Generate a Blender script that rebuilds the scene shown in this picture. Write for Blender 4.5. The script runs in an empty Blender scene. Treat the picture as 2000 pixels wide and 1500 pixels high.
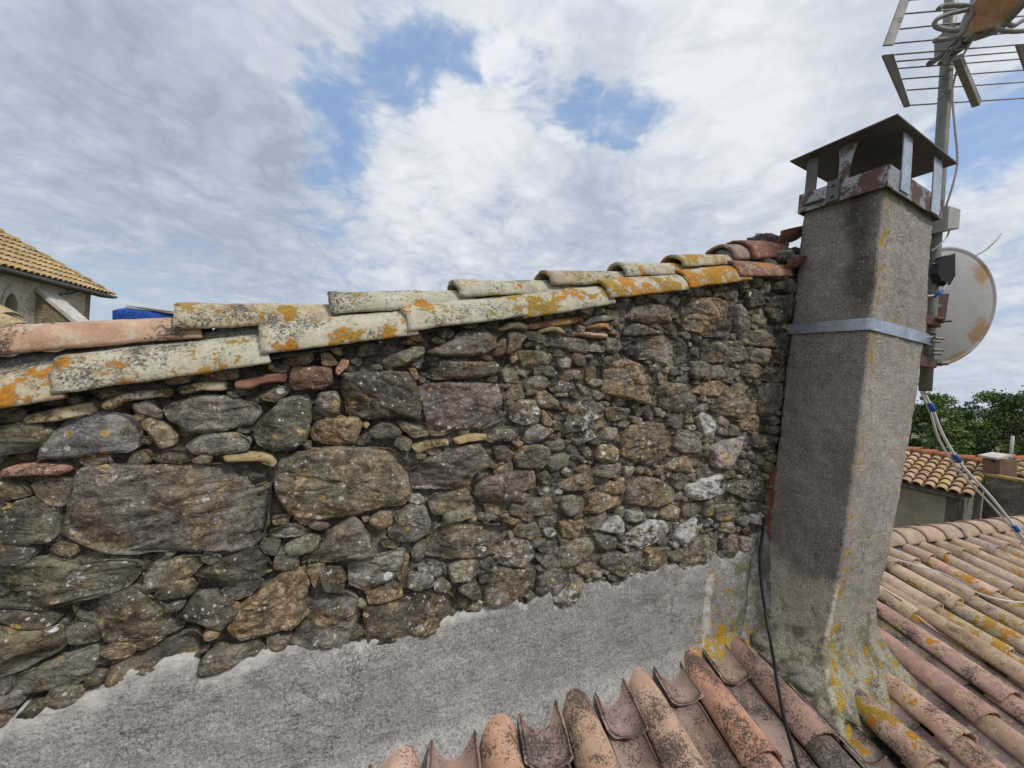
import bpy, math, random
import numpy as np
from mathutils import Vector
random.seed(7); rng = np.random.default_rng(7)
SC = bpy.context.scene

# ------------------------------------------------------------------ camera
F_PX = 750.0; PITCH = math.radians(1.0); ROLL = math.radians(5.0)
fwd = np.array([0, math.cos(PITCH), -math.sin(PITCH)])
_r = np.array([1., 0, 0]); _w = np.array([0, math.sin(PITCH), math.cos(PITCH)])
RGT = math.cos(ROLL)*_r + math.sin(ROLL)*_w
UPV = math.cos(ROLL)*_w - math.sin(ROLL)*_r
cam = bpy.data.cameras.new('camera'); co = bpy.data.objects.new('camera', cam)
SC.collection.objects.link(co)
cam.sensor_width = 36.0; cam.lens = 36.0*F_PX/2000.0
cam.clip_start = 0.05; cam.clip_end = 20000
from mathutils import Matrix
co.matrix_world = Matrix(((RGT[0], UPV[0], -fwd[0], 0), (RGT[1], UPV[1], -fwd[1], 0),
                          (RGT[2], UPV[2], -fwd[2], 0), (0, 0, 0, 1)))
SC.camera = co

# ------------------------------------------------------------------ light
SUN_EL = math.radians(52); SUN_AZ = (0.72, -0.55)      # light comes from the right, behind the viewer
VT = SC.view_settings
SC.display_settings.display_device = 'sRGB'
VT.view_transform = 'Standard'; VT.look = 'None'; VT.gamma = 1.0; VT.exposure = 0.55
sl = bpy.data.lights.new('sun', 'SUN'); sl.energy = 1.6; sl.angle = math.radians(9); sl.color = (1.0, 0.955, 0.9)
so = bpy.data.objects.new('sun', sl); SC.collection.objects.link(so)
_h = math.hypot(*SUN_AZ)
SUN_DIR = Vector((SUN_AZ[0]/_h*math.cos(SUN_EL), SUN_AZ[1]/_h*math.cos(SUN_EL), math.sin(SUN_EL)))
so.rotation_euler = SUN_DIR.to_track_quat('Z', 'Y').to_euler()
so.location = SUN_DIR*30

def ray(x, y): return (x-1000)/F_PX*RGT + (750-y)/F_PX*UPV + fwd
def at_depth(x, y, d): return ray(x, y)*d
def at_z(x, y, z):
    d = ray(x, y); return d*(z/d[2])

# ------------------------------------------------------------------ node helper
class NT:
    def __init__(s, tree): s.t = tree; s.n = tree.nodes; s.l = tree.links
    def put(s, sock, v):
        if v is None: return
        if isinstance(v, bpy.types.NodeSocket): s.l.new(v, sock)
        else:
            if hasattr(v, '__len__'):
                m = len(sock.default_value); v = (tuple(v)+(1.,))[:m]
            sock.default_value = v
    def node(s, typ, ins=None, **kw):
        nd = s.n.new(typ)
        for a, b in kw.items(): setattr(nd, a, b)
        for a, b in (ins or {}).items(): s.put(nd.inputs[a], b)
        return nd
    def math(s, op, a, b=None, c=None, clamp=False):
        nd = s.node('ShaderNodeMath', operation=op, use_clamp=clamp)
        s.put(nd.inputs[0], a); s.put(nd.inputs[1], b); s.put(nd.inputs[2], c)
        return nd.outputs[0]
    def vmath(s, op, a, b=None, out=0):
        nd = s.node('ShaderNodeVectorMath', operation=op)
        s.put(nd.inputs[0], a)
        if b is not None: s.put(nd.inputs[1], b)
        return nd.outputs[out]
    def scale(s, a, k):
        nd = s.node('ShaderNodeVectorMath', operation='SCALE'); s.put(nd.inputs[0], a); s.put(nd.inputs['Scale'], k)
        return nd.outputs[0]
    def noise(s, vec, scale, detail=5, rough=.55, dist=0, col=False, lac=2.0):
        nd = s.node('ShaderNodeTexNoise', {'Vector': vec, 'Scale': scale, 'Detail': detail, 'Roughness': rough, 'Distortion': dist, 'Lacunarity': lac})
        return nd.outputs['Color' if col else 'Fac']
    def voro(s, vec, scale, feature='F1'):
        return s.node('ShaderNodeTexVoronoi', {'Vector': vec, 'Scale': scale}, feature=feature)
    def ramp(s, v, lo, hi, a=0., b=1., smooth=True):
        nd = s.node('ShaderNodeMapRange', interpolation_type='SMOOTHSTEP' if smooth else 'LINEAR')
        for k, q in zip(range(5), (v, lo, hi, a, b)): s.put(nd.inputs[k], q)
        return nd.outputs[0]
    def mix(s, f, a, b, mode='MIX'):
        nd = s.node('ShaderNodeMix', data_type='RGBA', blend_type=mode)
        s.put(nd.inputs[0], f); s.put(nd.inputs[6], a); s.put(nd.inputs[7], b)
        return nd.outputs[2]
    def sep(s, c):
        nd = s.node('ShaderNodeSeparateXYZ'); s.put(nd.inputs[0], c); return nd.outputs
    def attr(s, name): return s.node('ShaderNodeAttribute', attribute_name=name).outputs['Color']
    def bump(s, h, strength=.5, dist=.01, normal=None):
        nd = s.node('ShaderNodeBump', {'Height': h, 'Strength': strength, 'Distance': dist})
        if normal is not None: s.put(nd.inputs['Normal'], normal)
        return nd.outputs[0]

def rgb(r, g, b): return (r, g, b, 1.0)
def material(name):
    m = bpy.data.materials.new(name); m.use_nodes = True
    t = NT(m.node_tree); b = m.node_tree.nodes['Principled BSDF']
    b.inputs['Specular IOR Level'].default_value = .25
    b.inputs['Roughness'].default_value = .9
    return m, t, b

# ------------------------------------------------------------------ sky
world = bpy.data.worlds.new('World'); SC.world = world; world.use_nodes = True
def build_sky():
    t = NT(world.node_tree); world.node_tree.nodes.clear()
    out = t.node('ShaderNodeOutputWorld'); bg = t.node('ShaderNodeBackground', {'Strength': 0.1})
    t.l.new(bg.outputs[0], out.inputs[0])
    sky = t.node('ShaderNodeTexSky', sky_type='NISHITA', sun_disc=False)
    sky.sun_elevation = SUN_EL; sky.sun_rotation = math.atan2(SUN_DIR.x, SUN_DIR.y)
    sky.altitude = 200; sky.air_density = 1.0; sky.dust_density = 1.2; sky.ozone_density = 1.5
    d = t.vmath('NORMALIZE', t.node('ShaderNodeTexCoord').outputs['Generated'])
    sx, sy, sz = t.sep(d)
    zz = t.math('ADD', t.math('MAXIMUM', sz, 0.0), 0.32)
    cb = t.node('ShaderNodeCombineXYZ', {'X': t.math('DIVIDE', sx, zz), 'Y': t.math('DIVIDE', sy, zz), 'Z': t.math('MULTIPLY', sz, 1.2)}).outputs[0]
    warp = t.noise(cb, 2.2, 4, .55, col=True)
    w2 = t.scale(t.vmath('SUBTRACT', warp, (.5, .5, .5)), .15)
    dw = t.vmath('ADD', d, w2)
    warpf = t.noise(cb, 7.0, 6, .62, col=True)
    dw = t.vmath('ADD', dw, t.scale(t.vmath('SUBTRACT', warpf, (.5, .5, .5)), .13))
    dw = t.vmath('NORMALIZE', dw)
    def blobs(lst, op='ADD'):
        acc = None
        for (x, y, rad, wt) in lst:
            c = ray(x, y); c = c/np.linalg.norm(c)
            dp = t.vmath('DOT_PRODUCT', dw, tuple(c), out=1)
            v = t.ramp(dp, math.cos(rad*1.22), math.cos(rad*.2), 0, wt)
            acc = v if acc is None else t.math(op, acc, v)
        return acc
    blue = blobs([(668, 185, .10, 1), (705, 215, .08, .9), (735, 165, .08, .8), (780, 120, .11, .95), (835, 75, .09, 1), (910, 92, .075, 1), (1020, 120, .06, .7), (1075, 215, .075, .6), (1140, 225, .075, .95), (1220, 228, .075, .95),
                  (660, 300, .09, .75), (640, 400, .09, .5), (1010, 440, .06, .4), (1985, 250, .11, 1.0), (1930, 170, .07, .7), (1955, 320, .06, .7), (290, 590, .2, .5), (600, 450, .11, .45), (880, 470, .2, .3),
                  (1975, 560, .10, .5), (690, 550, .12, .45), (1540, 620, .12, .3), (1280, 225, .05, .6)], 'MAXIMUM')
    dark = blobs([(150, 130, .5, .26), (430, 330, .30, .26), (120, 400, .35, .22), (480, 60, .25, .18), (1240, 400, .20, .30), (1090, 430, .15, .20), (1650, 60, .16, .22), (700, 520, .25, .15), (1440, 330, .13, .16), (1330, 120, .1, .1)])
    bright = blobs([(1450, 90, .22, .30), (940, 210, .12, .40), (1380, 230, .2, .32), (830, 330, .16, .35), (590, 150, .12, .2), (740, 420, .14, .30), (1900, 300, .1, .35), (1050, 300, .14, .25), (1000, 40, .12, .25)])
    n1 = t.noise(cb, 3.2, 8, .58)
    n2 = t.noise(cb, 9.0, 9, .66, .35)
    def billow(sc):
        q = t.vmath('ADD', cb, t.scale(t.vmath('SUBTRACT', warp, (.5, .5, .5)), .35))
        return t.math('ABSOLUTE', t.math('SUBTRACT', t.noise(q, sc, 1, .4), .5))
    puff = t.math('ADD', t.math('MULTIPLY', billow(5.5), 2.2), t.math('ADD', t.math('MULTIPLY', billow(12.), 1.3), t.math('MULTIPLY', billow(27.), .75)))
    puff = t.math('SUBTRACT', puff, .40)
    det = t.math('ADD', t.math('MULTIPLY', t.math('SUBTRACT', n1, .5), 1.0), t.math('MULTIPLY', t.math('SUBTRACT', n2, .5), 1.1))
    cov = t.math('ADD', blue, t.math('ADD', t.math('MULTIPLY', det, -.85), t.math('MULTIPLY', puff, -.55)))
    bmask = t.ramp(cov, .34, 1.15, 0, .82)
    bri = t.math('ADD', t.math('ADD', t.math('MULTIPLY', det, .85), t.math('MULTIPLY', puff, .72)), t.math('SUBTRACT', bright, t.math('MULTIPLY', dark, .85)))
    val = t.ramp(bri, -.95, .62, 3.25, 6.0, smooth=False)
    # above the frame and behind the viewer the cloud deck is brightest
    val = t.math('ADD', val, t.ramp(sz, .62, .95, 0, 2.6))
    tintf = t.ramp(bri, -.7, .5, 0, 1)
    ccol = t.mix(tintf, rgb(.79, .90, 1.09), rgb(.945, .985, 1.045))
    cloud = t.scale(ccol, val)
    # clear sky between the clouds
    clear = t.mix(.55, t.scale(sky.outputs[0], 1.0), rgb(1.8, 3.15, 5.6))
    hz = t.ramp(sz, .0, .22, .75, 0)
    mixc = t.mix(bmask, cloud, clear)
    mixc = t.mix(t.math('MULTIPLY', hz, .55), mixc, rgb(3.35, 4.0, 4.75))
    t.l.new(mixc, bg.inputs['Color'])
build_sky()

# ------------------------------------------------------------------ frames of reference
A_W = math.radians(64.0); D_W = 1.4
u = np.array([math.sin(A_W), math.cos(A_W), 0]); n = np.array([math.cos(A_W), -math.sin(A_W), 0]); k = np.array([0, 0, 1.])
def wp(s, z, off=0.):
    s = np.asarray(s, float); z = np.asarray(z, float); off = np.asarray(off, float)
    return (off-D_W)[..., None]*n + s[..., None]*u + z[..., None]*k
def W(x, y, off=0.):
    d = ray(x, y); t = (D_W-off)/-(d@n); P = d*t
    return np.array([P@u, P[2]])

# ------------------------------------------------------------------ numpy noise
_perm = rng.permutation(256); _perm = np.concatenate([_perm, _perm, _perm])
_grad = rng.normal(size=(256, 3)); _grad /= np.linalg.norm(_grad, axis=1)[:, None]
def perlin(p):
    p = np.asarray(p, float); i = np.floor(p).astype(int); f = p-i; i &= 255
    w = f*f*f*(f*(f*6-15)+10); res = 0
    for dx in (0, 1):
        for dy in (0, 1):
            for dz in (0, 1):
                h = _perm[_perm[_perm[i[..., 0]+dx]+i[..., 1]+dy]+i[..., 2]+dz]
                g = _grad[h]
                dot = g[..., 0]*(f[..., 0]-dx)+g[..., 1]*(f[..., 1]-dy)+g[..., 2]*(f[..., 2]-dz)
                res = res+dot*(w[..., 0] if dx else 1-w[..., 0])*(w[..., 1] if dy else 1-w[..., 1])*(w[..., 2] if dz else 1-w[..., 2])
    return res*1.6
def fbm(p, scale, octv=4, gain=.5):
    p = np.asarray(p, float)*scale; r = 0; a = 1.
    for o in range(octv):
        r = r+a*perlin(p+o*17.3); p = p*2.03; a *= gain
    return r
def ridged(p, scale, octv=3, gain=.5):
    p = np.asarray(p, float)*scale; r = 0; a = 1.
    for o in range(octv):
        r = r+a*(1-2*np.abs(perlin(p+o*11.7))); p = p*2.1; a *= gain
    return r

# ------------------------------------------------------------------ object helpers
COL = SC.collection
def world_loc(o):
    p = np.zeros(3)
    while o is not None: p = p+np.array(o.location); o = o.parent
    return p
def mesh_obj(name, V, Fc, mat, parent=None, smooth=True, tint=None, mask=None, loc=None):
    V = np.asarray(V, float).reshape(-1, 3)
    if loc is None:
        loc = V.mean(0) if parent is None else np.zeros(3)
    base = np.asarray(loc, float)
    if parent is not None: base = world_loc(parent)
    me = bpy.data.meshes.new(name)
    me.from_pydata((V-base).tolist(), [], Fc if isinstance(Fc, list) else Fc.tolist()); me.update()
    me.materials.append(mat)
    if smooth: me.polygons.foreach_set('use_smooth', np.ones(len(me.polygons), bool))
    for nm, val in (('tint', tint), ('mask', mask)):
        if val is not None:
            val = np.asarray(val, float)
            if val.ndim == 1: val = np.tile(val, (len(V), 1))
            at = me.attributes.new(nm, 'FLOAT_COLOR', 'POINT')
            at.data.foreach_set('color', np.c_[val, np.ones(len(V))].ravel().astype(np.float32))
    o = bpy.data.objects.new(name, me); COL.objects.link(o)
    if parent is not None: o.parent = parent
    else: o.location = base
    return o
def tag(o, label=None, cat=None, group=None, kind=None):
    if label: o['label'] = label
    if cat: o['category'] = cat
    if group: o['group'] = group
    if kind: o['kind'] = kind
    return o
def thing(name, loc, label, cat, group=None):
    o = bpy.data.objects.new(name, None); COL.objects.link(o); o.location = tuple(loc); o.empty_display_size = .1
    return tag(o, label, cat, group, 'thing')
class MB:
    def __init__(s): s.v = []; s.f = []; s.n = 0; s.t = []; s.m = []
    def add(s, V, Fc, tint=None, mask=None):
        V = np.asarray(V, float).reshape(-1, 3)
        s.v.append(V); s.f += [tuple(int(i)+s.n for i in q) for q in Fc]; s.n += len(V)
        if tint is not None: s.t.append(np.tile(np.asarray(tint, float), (len(V), 1)) if np.ndim(tint) == 1 else np.asarray(tint, float))
        if mask is not None: s.m.append(np.tile(np.asarray(mask, float), (len(V), 1)) if np.ndim(mask) == 1 else np.asarray(mask, float))
        return s
    def box(s, c, ax, ay, az, **kw):
        c, ax, ay, az = [np.asarray(q, float) for q in (c, ax, ay, az)]
        V = [c+i*ax+j*ay+l*az for i in (-1, 1) for j in (-1, 1) for l in (-1, 1)]
        Fc = [(0, 1, 3, 2), (4, 6, 7, 5), (0, 4, 5, 1), (2, 3, 7, 6), (0, 2, 6, 4), (1, 5, 7, 3)]
        if np.dot(np.cross(ax, ay), az) < 0: Fc = [q[::-1] for q in Fc]
        return s.add(V, Fc, **kw)
    def prism(s, poly, ext, **kw):
        P = np.asarray(poly, float); e = np.asarray(ext, float); m = len(P)
        nrm = np.zeros(3)
        for i in range(m): nrm += np.cross(P[i], P[(i+1) % m])
        V = np.r_[P, P+e]
        Fc = [tuple(range(m)), tuple(range(2*m-1, m-1, -1))]+[(i, i+m, (i+1) % m+m, (i+1) % m) for i in range(m)]
        if np.dot(nrm, e) > 0: Fc = [q[::-1] for q in Fc]
        return s.add(V, Fc, **kw)
    def tube(s, pts, r, seg=8, **kw):
        pts = np.asarray(pts, float); m = len(pts); rr = np.full(m, r) if np.ndim(r) == 0 else np.asarray(r)
        T = np.gradient(pts, axis=0) if m > 2 else np.tile(pts[1]-pts[0], (2, 1))
        T /= np.linalg.norm(T, axis=1)[:, None]+1e-12
        a = np.array([0, 0, 1.]) if abs(T[0][2]) < .9 else np.array([1., 0, 0])
        V = []
        b = np.cross(T[0], a); b /= np.linalg.norm(b)
        for i in range(m):
            b = b-T[i]*(b@T[i]); b /= np.linalg.norm(b); c = np.cross(T[i], b)
            for j in range(seg):
                q = 2*math.pi*j/seg; V.append(pts[i]+rr[i]*(math.cos(q)*b+math.sin(q)*c))
        Fc = [(i*seg+j, i*seg+(j+1) % seg, (i+1)*seg+(j+1) % seg, (i+1)*seg+j) for i in range(m-1) for j in range(seg)]
        Fc += [tuple(range(seg-1, -1, -1)), tuple(range((m-1)*seg, m*seg))]
        return s.add(V, Fc, **kw)
    def build(s, name, mat, parent=None, smooth=False, loc=None):
        return mesh_obj(name, np.concatenate(s.v), s.f, mat, parent, smooth,
                        np.concatenate(s.t) if s.t else None, np.concatenate(s.m) if s.m else None, loc)
def smooth_path(pts, m=40):
    pts = np.asarray(pts, float); q = np.r_[[2*pts[0]-pts[1]], pts, [2*pts[-1]-pts[-2]]]
    out = []
    per = max(2, m//(len(pts)-1))
    for i in range(len(pts)-1):
        p0, p1, p2, p3 = q[i:i+4]
        for t in np.linspace(0, 1, per, endpoint=False):
            out.append(.5*((2*p1)+(-p0+p2)*t+(2*p0-5*p1+4*p2-p3)*t*t+(-p0+3*p1-3*p2+p3)*t**3))
    out.append(pts[-1]); return np.array(out)
def grid_faces(nu, nv, flip=False):
    i, j = np.meshgrid(np.arange(nu-1), np.arange(nv-1), indexing='ij')
    a = (i*nv+j).ravel(); q = np.stack([a, a+nv, a+nv+1, a+1], 1)
    return q[:, ::-1] if flip else q
def norm(v): v = np.asarray(v, float); return v/np.linalg.norm(v)

# ------------------------------------------------------------------ materials
def POS(t): return t.node('ShaderNodeNewGeometry').outputs['Position']

def make_stone_mat():
    m, t, b = material('rubble_stone'); P = POS(t)
    tint = t.attr('tint'); mr, mg, mb = t.sep(t.attr('mask'))
    st = t.vmath('MULTIPLY', P, (5., 5., 26.)); nd = t.noise(st, 1.6, 7, .62, .6)
    n1 = t.noise(P, 10, 9, .68); n2 = t.noise(P, 42, 7, .7); nf = t.noise(P, 190, 4, .65)
    v = t.math('ADD', t.ramp(n1, .28, .74, .46, 1.46), t.ramp(n2, .3, .72, -.30, .34))
    v = t.math('MULTIPLY', v, t.ramp(nd, .3, .7, .84, 1.15))
    v = t.math('MULTIPLY', v, t.ramp(nf, .3, .7, .72, 1.26))
    c = t.mix(t.ramp(t.noise(P, 6.5, 5, .6), .42, .66), tint, t.mix(1., tint, rgb(1.10, .96, .80), 'MULTIPLY'))
    c = t.scale(c, t.math('MULTIPLY', v, 1.06))
    # dark algae / grime
    al = t.math('MULTIPLY', t.ramp(t.noise(P, 7.7, 9, .72), .50, .66), t.ramp(n2, .40, .60))
    c = t.mix(t.math('MULTIPLY', al, .55), c, rgb(.026, .025, .022))
    # rust and tan weathering crust
    tanm = t.ramp(t.math('ADD', t.noise(P, 13, 8, .66, .4), t.math('MULTIPLY', mr, .42)), .60, .67)
    tc = t.mix(t.ramp(n2, .38, .62), rgb(.17, .118, .066), rgb(.43, .325, .205))
    c = t.mix(t.math('MULTIPLY', tanm, .92), c, t.scale(tc, t.ramp(nf, .3, .7, .6, 1.25)))
    # white crust
    wm = t.ramp(t.math('ADD', t.noise(P, 24, 9, .72, .3), t.math('MULTIPLY', mg, .40)), .655, .70)
    c = t.mix(t.math('MULTIPLY', wm, .9), c, t.scale(rgb(.58, .555, .53)[:3], t.ramp(n2, .3, .7, .6, 1.15)))
    # lichen dots, white and pale ochre
    def dots(scale, thr, size, colr, cc, f=1.):
        pw = t.vmath('ADD', P, t.scale(t.noise(P, 60, 3, .6, col=True), .012))
        vo = t.voro(pw, scale); r1, g1, b1 = t.sep(vo.outputs['Color'])
        sel = t.math('GREATER_THAN', r1, thr)
        rad = t.math('MULTIPLY', t.math('POWER', g1, 1.6), size)
        mk = t.math('MULTIPLY', t.math('MULTIPLY', sel, t.ramp(vo.outputs['Distance'], rad, t.math('ADD', rad, -.07), 0, 1)), f)
        return t.mix(mk, cc, t.scale(colr[:3], t.ramp(n2, .3, .7, .75, 1.15)))
    clus = t.ramp(t.noise(P, 4.5, 3, .5), .42, .6)
    c = dots(24, .72, .42, rgb(.62, .62, .60), c, clus)
    c = dots(46, .76, .44, rgb(.56, .56, .53), c, clus)
    c = dots(95, .80, .45, rgb(.52, .51, .47), c)
    c = dots(31, .88, .40, rgb(.44, .31, .13), c)
    # orange and mustard lichen
    om = t.ramp(t.math('ADD', t.noise(P, 15, 8, .66), t.math('MULTIPLY', mb, .4)), .70, .735)
    c = t.mix(om, c, t.mix(n2, rgb(.30, .17, .012), rgb(.50, .30, .04)))
    t.l.new(c, b.inputs['Base Color'])
    h = t.math('ADD', t.math('MULTIPLY', n2, .55), t.math('ADD', t.math('MULTIPLY', nf, .22), t.math('MULTIPLY', nd, .32)))
    crk = t.ramp(t.math('ABSOLUTE', t.math('SUBTRACT', t.noise(t.vmath('MULTIPLY', P, (1., 1., 2.4)), 11, 5, .6, .8), .5)), 0, .022, -.35, 0)
    h = t.math('ADD', h, crk)
    h = t.math('ADD', h, t.math('MULTIPLY', tanm, .25))
    t.l.new(t.bump(h, .95, .012), b.inputs['Normal'])
    b.inputs['Roughness'].default_value = .92; b.inputs['Specular IOR Level'].default_value = .18
    return m
def make_mortar_mat(name='old_mortar', lo=(.062, .057, .048), hi=(.205, .187, .155), light=.0):
    m, t, b = material(name); P = POS(t)
    n1 = t.noise(P, 9, 8, .65); n2 = t.noise(P, 60, 6, .7); nf = t.noise(P, 220, 4, .7)
    c = t.mix(t.ramp(n1, .36, .66), lo+(1,), hi+(1,))
    c = t.scale(c, t.math('MULTIPLY', t.ramp(n2, .3, .7, .5, 1.45), t.ramp(nf, .3, .7, .6, 1.4)))
    vo = t.voro(P, 90); r1, g1, b1 = t.sep(vo.outputs['Color'])
    mk = t.math('MULTIPLY', t.math('GREATER_THAN', r1, .87), t.ramp(vo.outputs['Distance'], .38, .28))
    c = t.mix(mk, c, t.mix(g1, rgb(.46, .45, .42), rgb(.30, .22, .13)))
    t.l.new(c, b.inputs['Base Color'])
    h = t.math('ADD', t.math('MULTIPLY', n2, .8), t.math('ADD', t.math('MULTIPLY', nf, .3), t.math('MULTIPLY', mk, .4)))
    t.l.new(t.bump(h, 1., .014), b.inputs['Normal'])
    b.inputs['Roughness'].default_value = .96; b.inputs['Specular IOR Level'].default_value = .1
    return m
def make_cement_mat():
    # mask: r = fresh pale cement, g = damp / mossy green, b = yellow lichen ; tint multiplies
    m, t, b = material('cement_render'); P = POS(t)
    tint = t.attr('tint'); mr, mg, mb = t.sep(t.attr('mask'))
    n0 = t.noise(P, 2.6, 5, .55); n1 = t.noise(P, 14, 8, .62); n2 = t.noise(P, 110, 5, .75); nf = t.noise(P, 260, 3, .8)
    c = t.scale(tint, t.math('MULTIPLY', t.ramp(n0, .32, .68, .88, 1.11), t.ramp(n1, .3, .7, .90, 1.09)))
    grain = t.math('ADD', t.math('MULTIPLY', t.noise(P, 95, 3, .8), .50), t.math('ADD', t.math('MULTIPLY', n2, .38), t.math('MULTIPLY', nf, .22)))
    keep = t.math('SUBTRACT', 1., t.math('MULTIPLY', t.ramp(t.math('ADD', mr, t.math('MULTIPLY', t.math('SUBTRACT', n1, .5), 1.1)), .40, .62), .85))
    gr = t.ramp(grain, .42, .68, .52, 1.46, smooth=False)
    c = t.scale(c, t.math('ADD', t.math('MULTIPLY', gr, keep), t.math('SUBTRACT', 1., keep)))
    fresh = t.ramp(t.math('ADD', mr, t.math('MULTIPLY', t.math('SUBTRACT', n1, .5), 1.1)), .40, .62)
    c = t.mix(t.math('MULTIPLY', fresh, .62), c, t.scale(rgb(.47, .455, .42)[:3], t.ramp(n2, .3, .7, .8, 1.15)))
    # aggregate: pale and dark grit
    vo = t.voro(P, 125); r1, g1, b1 = t.sep(vo.outputs['Color'])
    dk = t.math('MULTIPLY', t.math('MULTIPLY', t.math('GREATER_THAN', r1, .66), t.ramp(vo.outputs['Distance'], .5, .25)), keep)
    c = t.mix(t.math('MULTIPLY', dk, .42), c, rgb(.045, .043, .042))
    lt = t.math('MULTIPLY', t.math('MULTIPLY', t.math('LESS_THAN', r1, .12), t.ramp(vo.outputs['Distance'], .45, .2)), keep)
    c = t.mix(t.math('MULTIPLY', lt, .7), c, rgb(.52, .51, .49))
    # trowel marks and hairline cracks
    tm = t.noise(t.vmath('MULTIPLY', P, (3., 3., 22.)), 1.5, 6, .6, 1.2)
    c = t.scale(c, t.ramp(tm, .3, .7, .93, 1.06))
    cr = t.math('ABSOLUTE', t.math('SUBTRACT', t.noise(P, 5.5, 6, .62, .5), .5))
    crm = t.math('MULTIPLY', t.ramp(cr, 0, .006, 1, 0), t.ramp(t.noise(P, 2.2, 2, .5), .50, .60))
    c = t.mix(t.math('MULTIPLY', crm, .6), c, rgb(.05, .047, .042))
    # algae
    gm = t.ramp(t.math('ADD', t.noise(P, 11, 7, .66), t.math('MULTIPLY', mg, .38)), .58, .74)
    c = t.mix(t.math('MULTIPLY', gm, .72), c, t.mix(n1, rgb(.050, .052, .030), rgb(.13, .115, .05)))
    ym = t.ramp(t.math('ADD', t.noise(P, 22, 8, .68), t.math('MULTIPLY', mb, .40)), .70, .745)
    c = t.mix(t.math('MULTIPLY', ym, .9), c, t.scale(t.mix(n1, rgb(.30, .185, .012), rgb(.44, .27, .025)), t.ramp(n2, .3, .7, .6, 1.25)))
    t.l.new(c, b.inputs['Base Color'])
    h = t.math('ADD', t.math('MULTIPLY', grain, t.math('ADD', t.math('MULTIPLY', keep, .9), .12)), t.math('ADD', t.math('MULTIPLY', n1, .5), t.math('SUBTRACT', t.math('MULTIPLY', tm, .6), t.math('MULTIPLY', crm, .4))))
    t.l.new(t.bump(h, .9, .008), b.inputs['Normal'])
    b.inputs['Roughness'].default_value = .95; b.inputs['Specular IOR Level'].default_value = .12
    return m
def make_tile_mat():
    # mask: r orange lichen, g black specks, b pale bloom
    m, t, b = material('clay_tile'); P = POS(t)
    tint = t.attr('tint'); mr, mg, mb = t.sep(t.attr('mask'))
    n0 = t.noise(P, 4.2, 5, .6); n1 = t.noise(P, 17, 8, .64); n2 = t.noise(P, 75, 7, .72); nf = t.noise(P, 240, 3, .7)
    c = t.scale(tint, t.math('MULTIPLY', t.ramp(n0, .3, .7, .80, 1.18), t.math('MULTIPLY', t.ramp(n1, .3, .7, .84, 1.14), t.ramp(nf, .3, .7, .86, 1.12))))
    c = t.mix(t.ramp(n0, .44, .62, 0, .40), c, t.mix(1., c, rgb(.86, .96, 1.12), 'MULTIPLY'))
    pb = t.ramp(t.math('ADD', n1, t.math('MULTIPLY', mb, .42)), .56, .72)
    c = t.mix(t.math('MULTIPLY', pb, .75), c, t.scale(rgb(.48, .45, .355)[:3], t.ramp(n2, .3, .7, .78, 1.15)))
    wh = t.ramp(t.math('ADD', t.noise(P, 30, 7, .7), t.math('MULTIPLY', mb, .10)), .66, .70)
    c = t.mix(t.math('MULTIPLY', wh, t.math('MULTIPLY', mb, .7)), c, rgb(.52, .52, .49))
    # soot-black crustose lichen
    clus = t.noise(P, 6.5, 5, .6)
    sp = t.math('ADD', t.math('MULTIPLY', t.noise(P, 115, 7, .74), .64), t.math('MULTIPLY', clus, .55))
    bk = t.ramp(t.math('ADD', sp, t.math('MULTIPLY', mg, .24)), .70, .77)
    c = t.mix(t.math('MULTIPLY', bk, .86), c, t.scale(rgb(.043, .039, .035)[:3], t.ramp(nf, .3, .7, .5, 1.9)))
    gs = t.voro(P, 120); r1, g1, b1 = t.sep(gs.outputs['Color'])
    gm = t.math('MULTIPLY', t.math('MULTIPLY', t.math('GREATER_THAN', r1, .8), t.ramp(gs.outputs['Distance'], .42, .3)), t.ramp(t.math('ADD', clus, t.math('MULTIPLY', mg, .22)), .58, .70))
    c = t.mix(t.math('MULTIPLY', gm, .75), c, rgb(.30, .30, .27))
    # orange and mustard lichen
    on = t.math('ADD', t.math('MULTIPLY', t.noise(P, 9.5, 4, .55, .3), .60), t.math('MULTIPLY', t.noise(P, 34, 7, .66, .4), .42))
    on = t.math('ADD', on, t.math('ADD', t.math('MULTIPLY', t.math('SUBTRACT', n2, .5), .10), t.math('MULTIPLY', t.math('SUBTRACT', nf, .5), .09)))
    on = t.math('ADD', on, t.math('MULTIPLY', mr, .40)); om = t.ramp(on, .70, .735)
    rim = t.math('MULTIPLY', t.ramp(on, .655, .685), t.math('SUBTRACT', 1., om))
    c = t.mix(t.math('MULTIPLY', rim, t.ramp(mr, .05, .3, 0, .5)), c, rgb(.46, .42, .27))
    oc = t.mix(t.ramp(t.noise(P, 6, 3, .5), .4, .62), rgb(.43, .175, .012), rgb(.31, .195, .022))
    oc = t.scale(oc, t.math('MULTIPLY', t.ramp(n2, .3, .7, .72, 1.22), t.ramp(nf, .3, .7, .75, 1.2)))
    c = t.mix(t.math('MULTIPLY', om, .94), c, oc)
    t.l.new(c, b.inputs['Base Color'])
    h = t.math('ADD', t.math('MULTIPLY', n2, .35), t.math('ADD', t.math('MULTIPLY', nf, .12), t.math('MULTIPLY', om, .30)))
    h = t.math('ADD', h, t.math('MULTIPLY', bk, .22)); h = t.math('ADD', h, t.math('MULTIPLY', n1, .35))
    t.l.new(t.bump(h, .75, .008), b.inputs['Normal'])
    b.inputs['Roughness'].default_value = .88; b.inputs['Specular IOR Level'].default_value = .2
    return m
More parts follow.
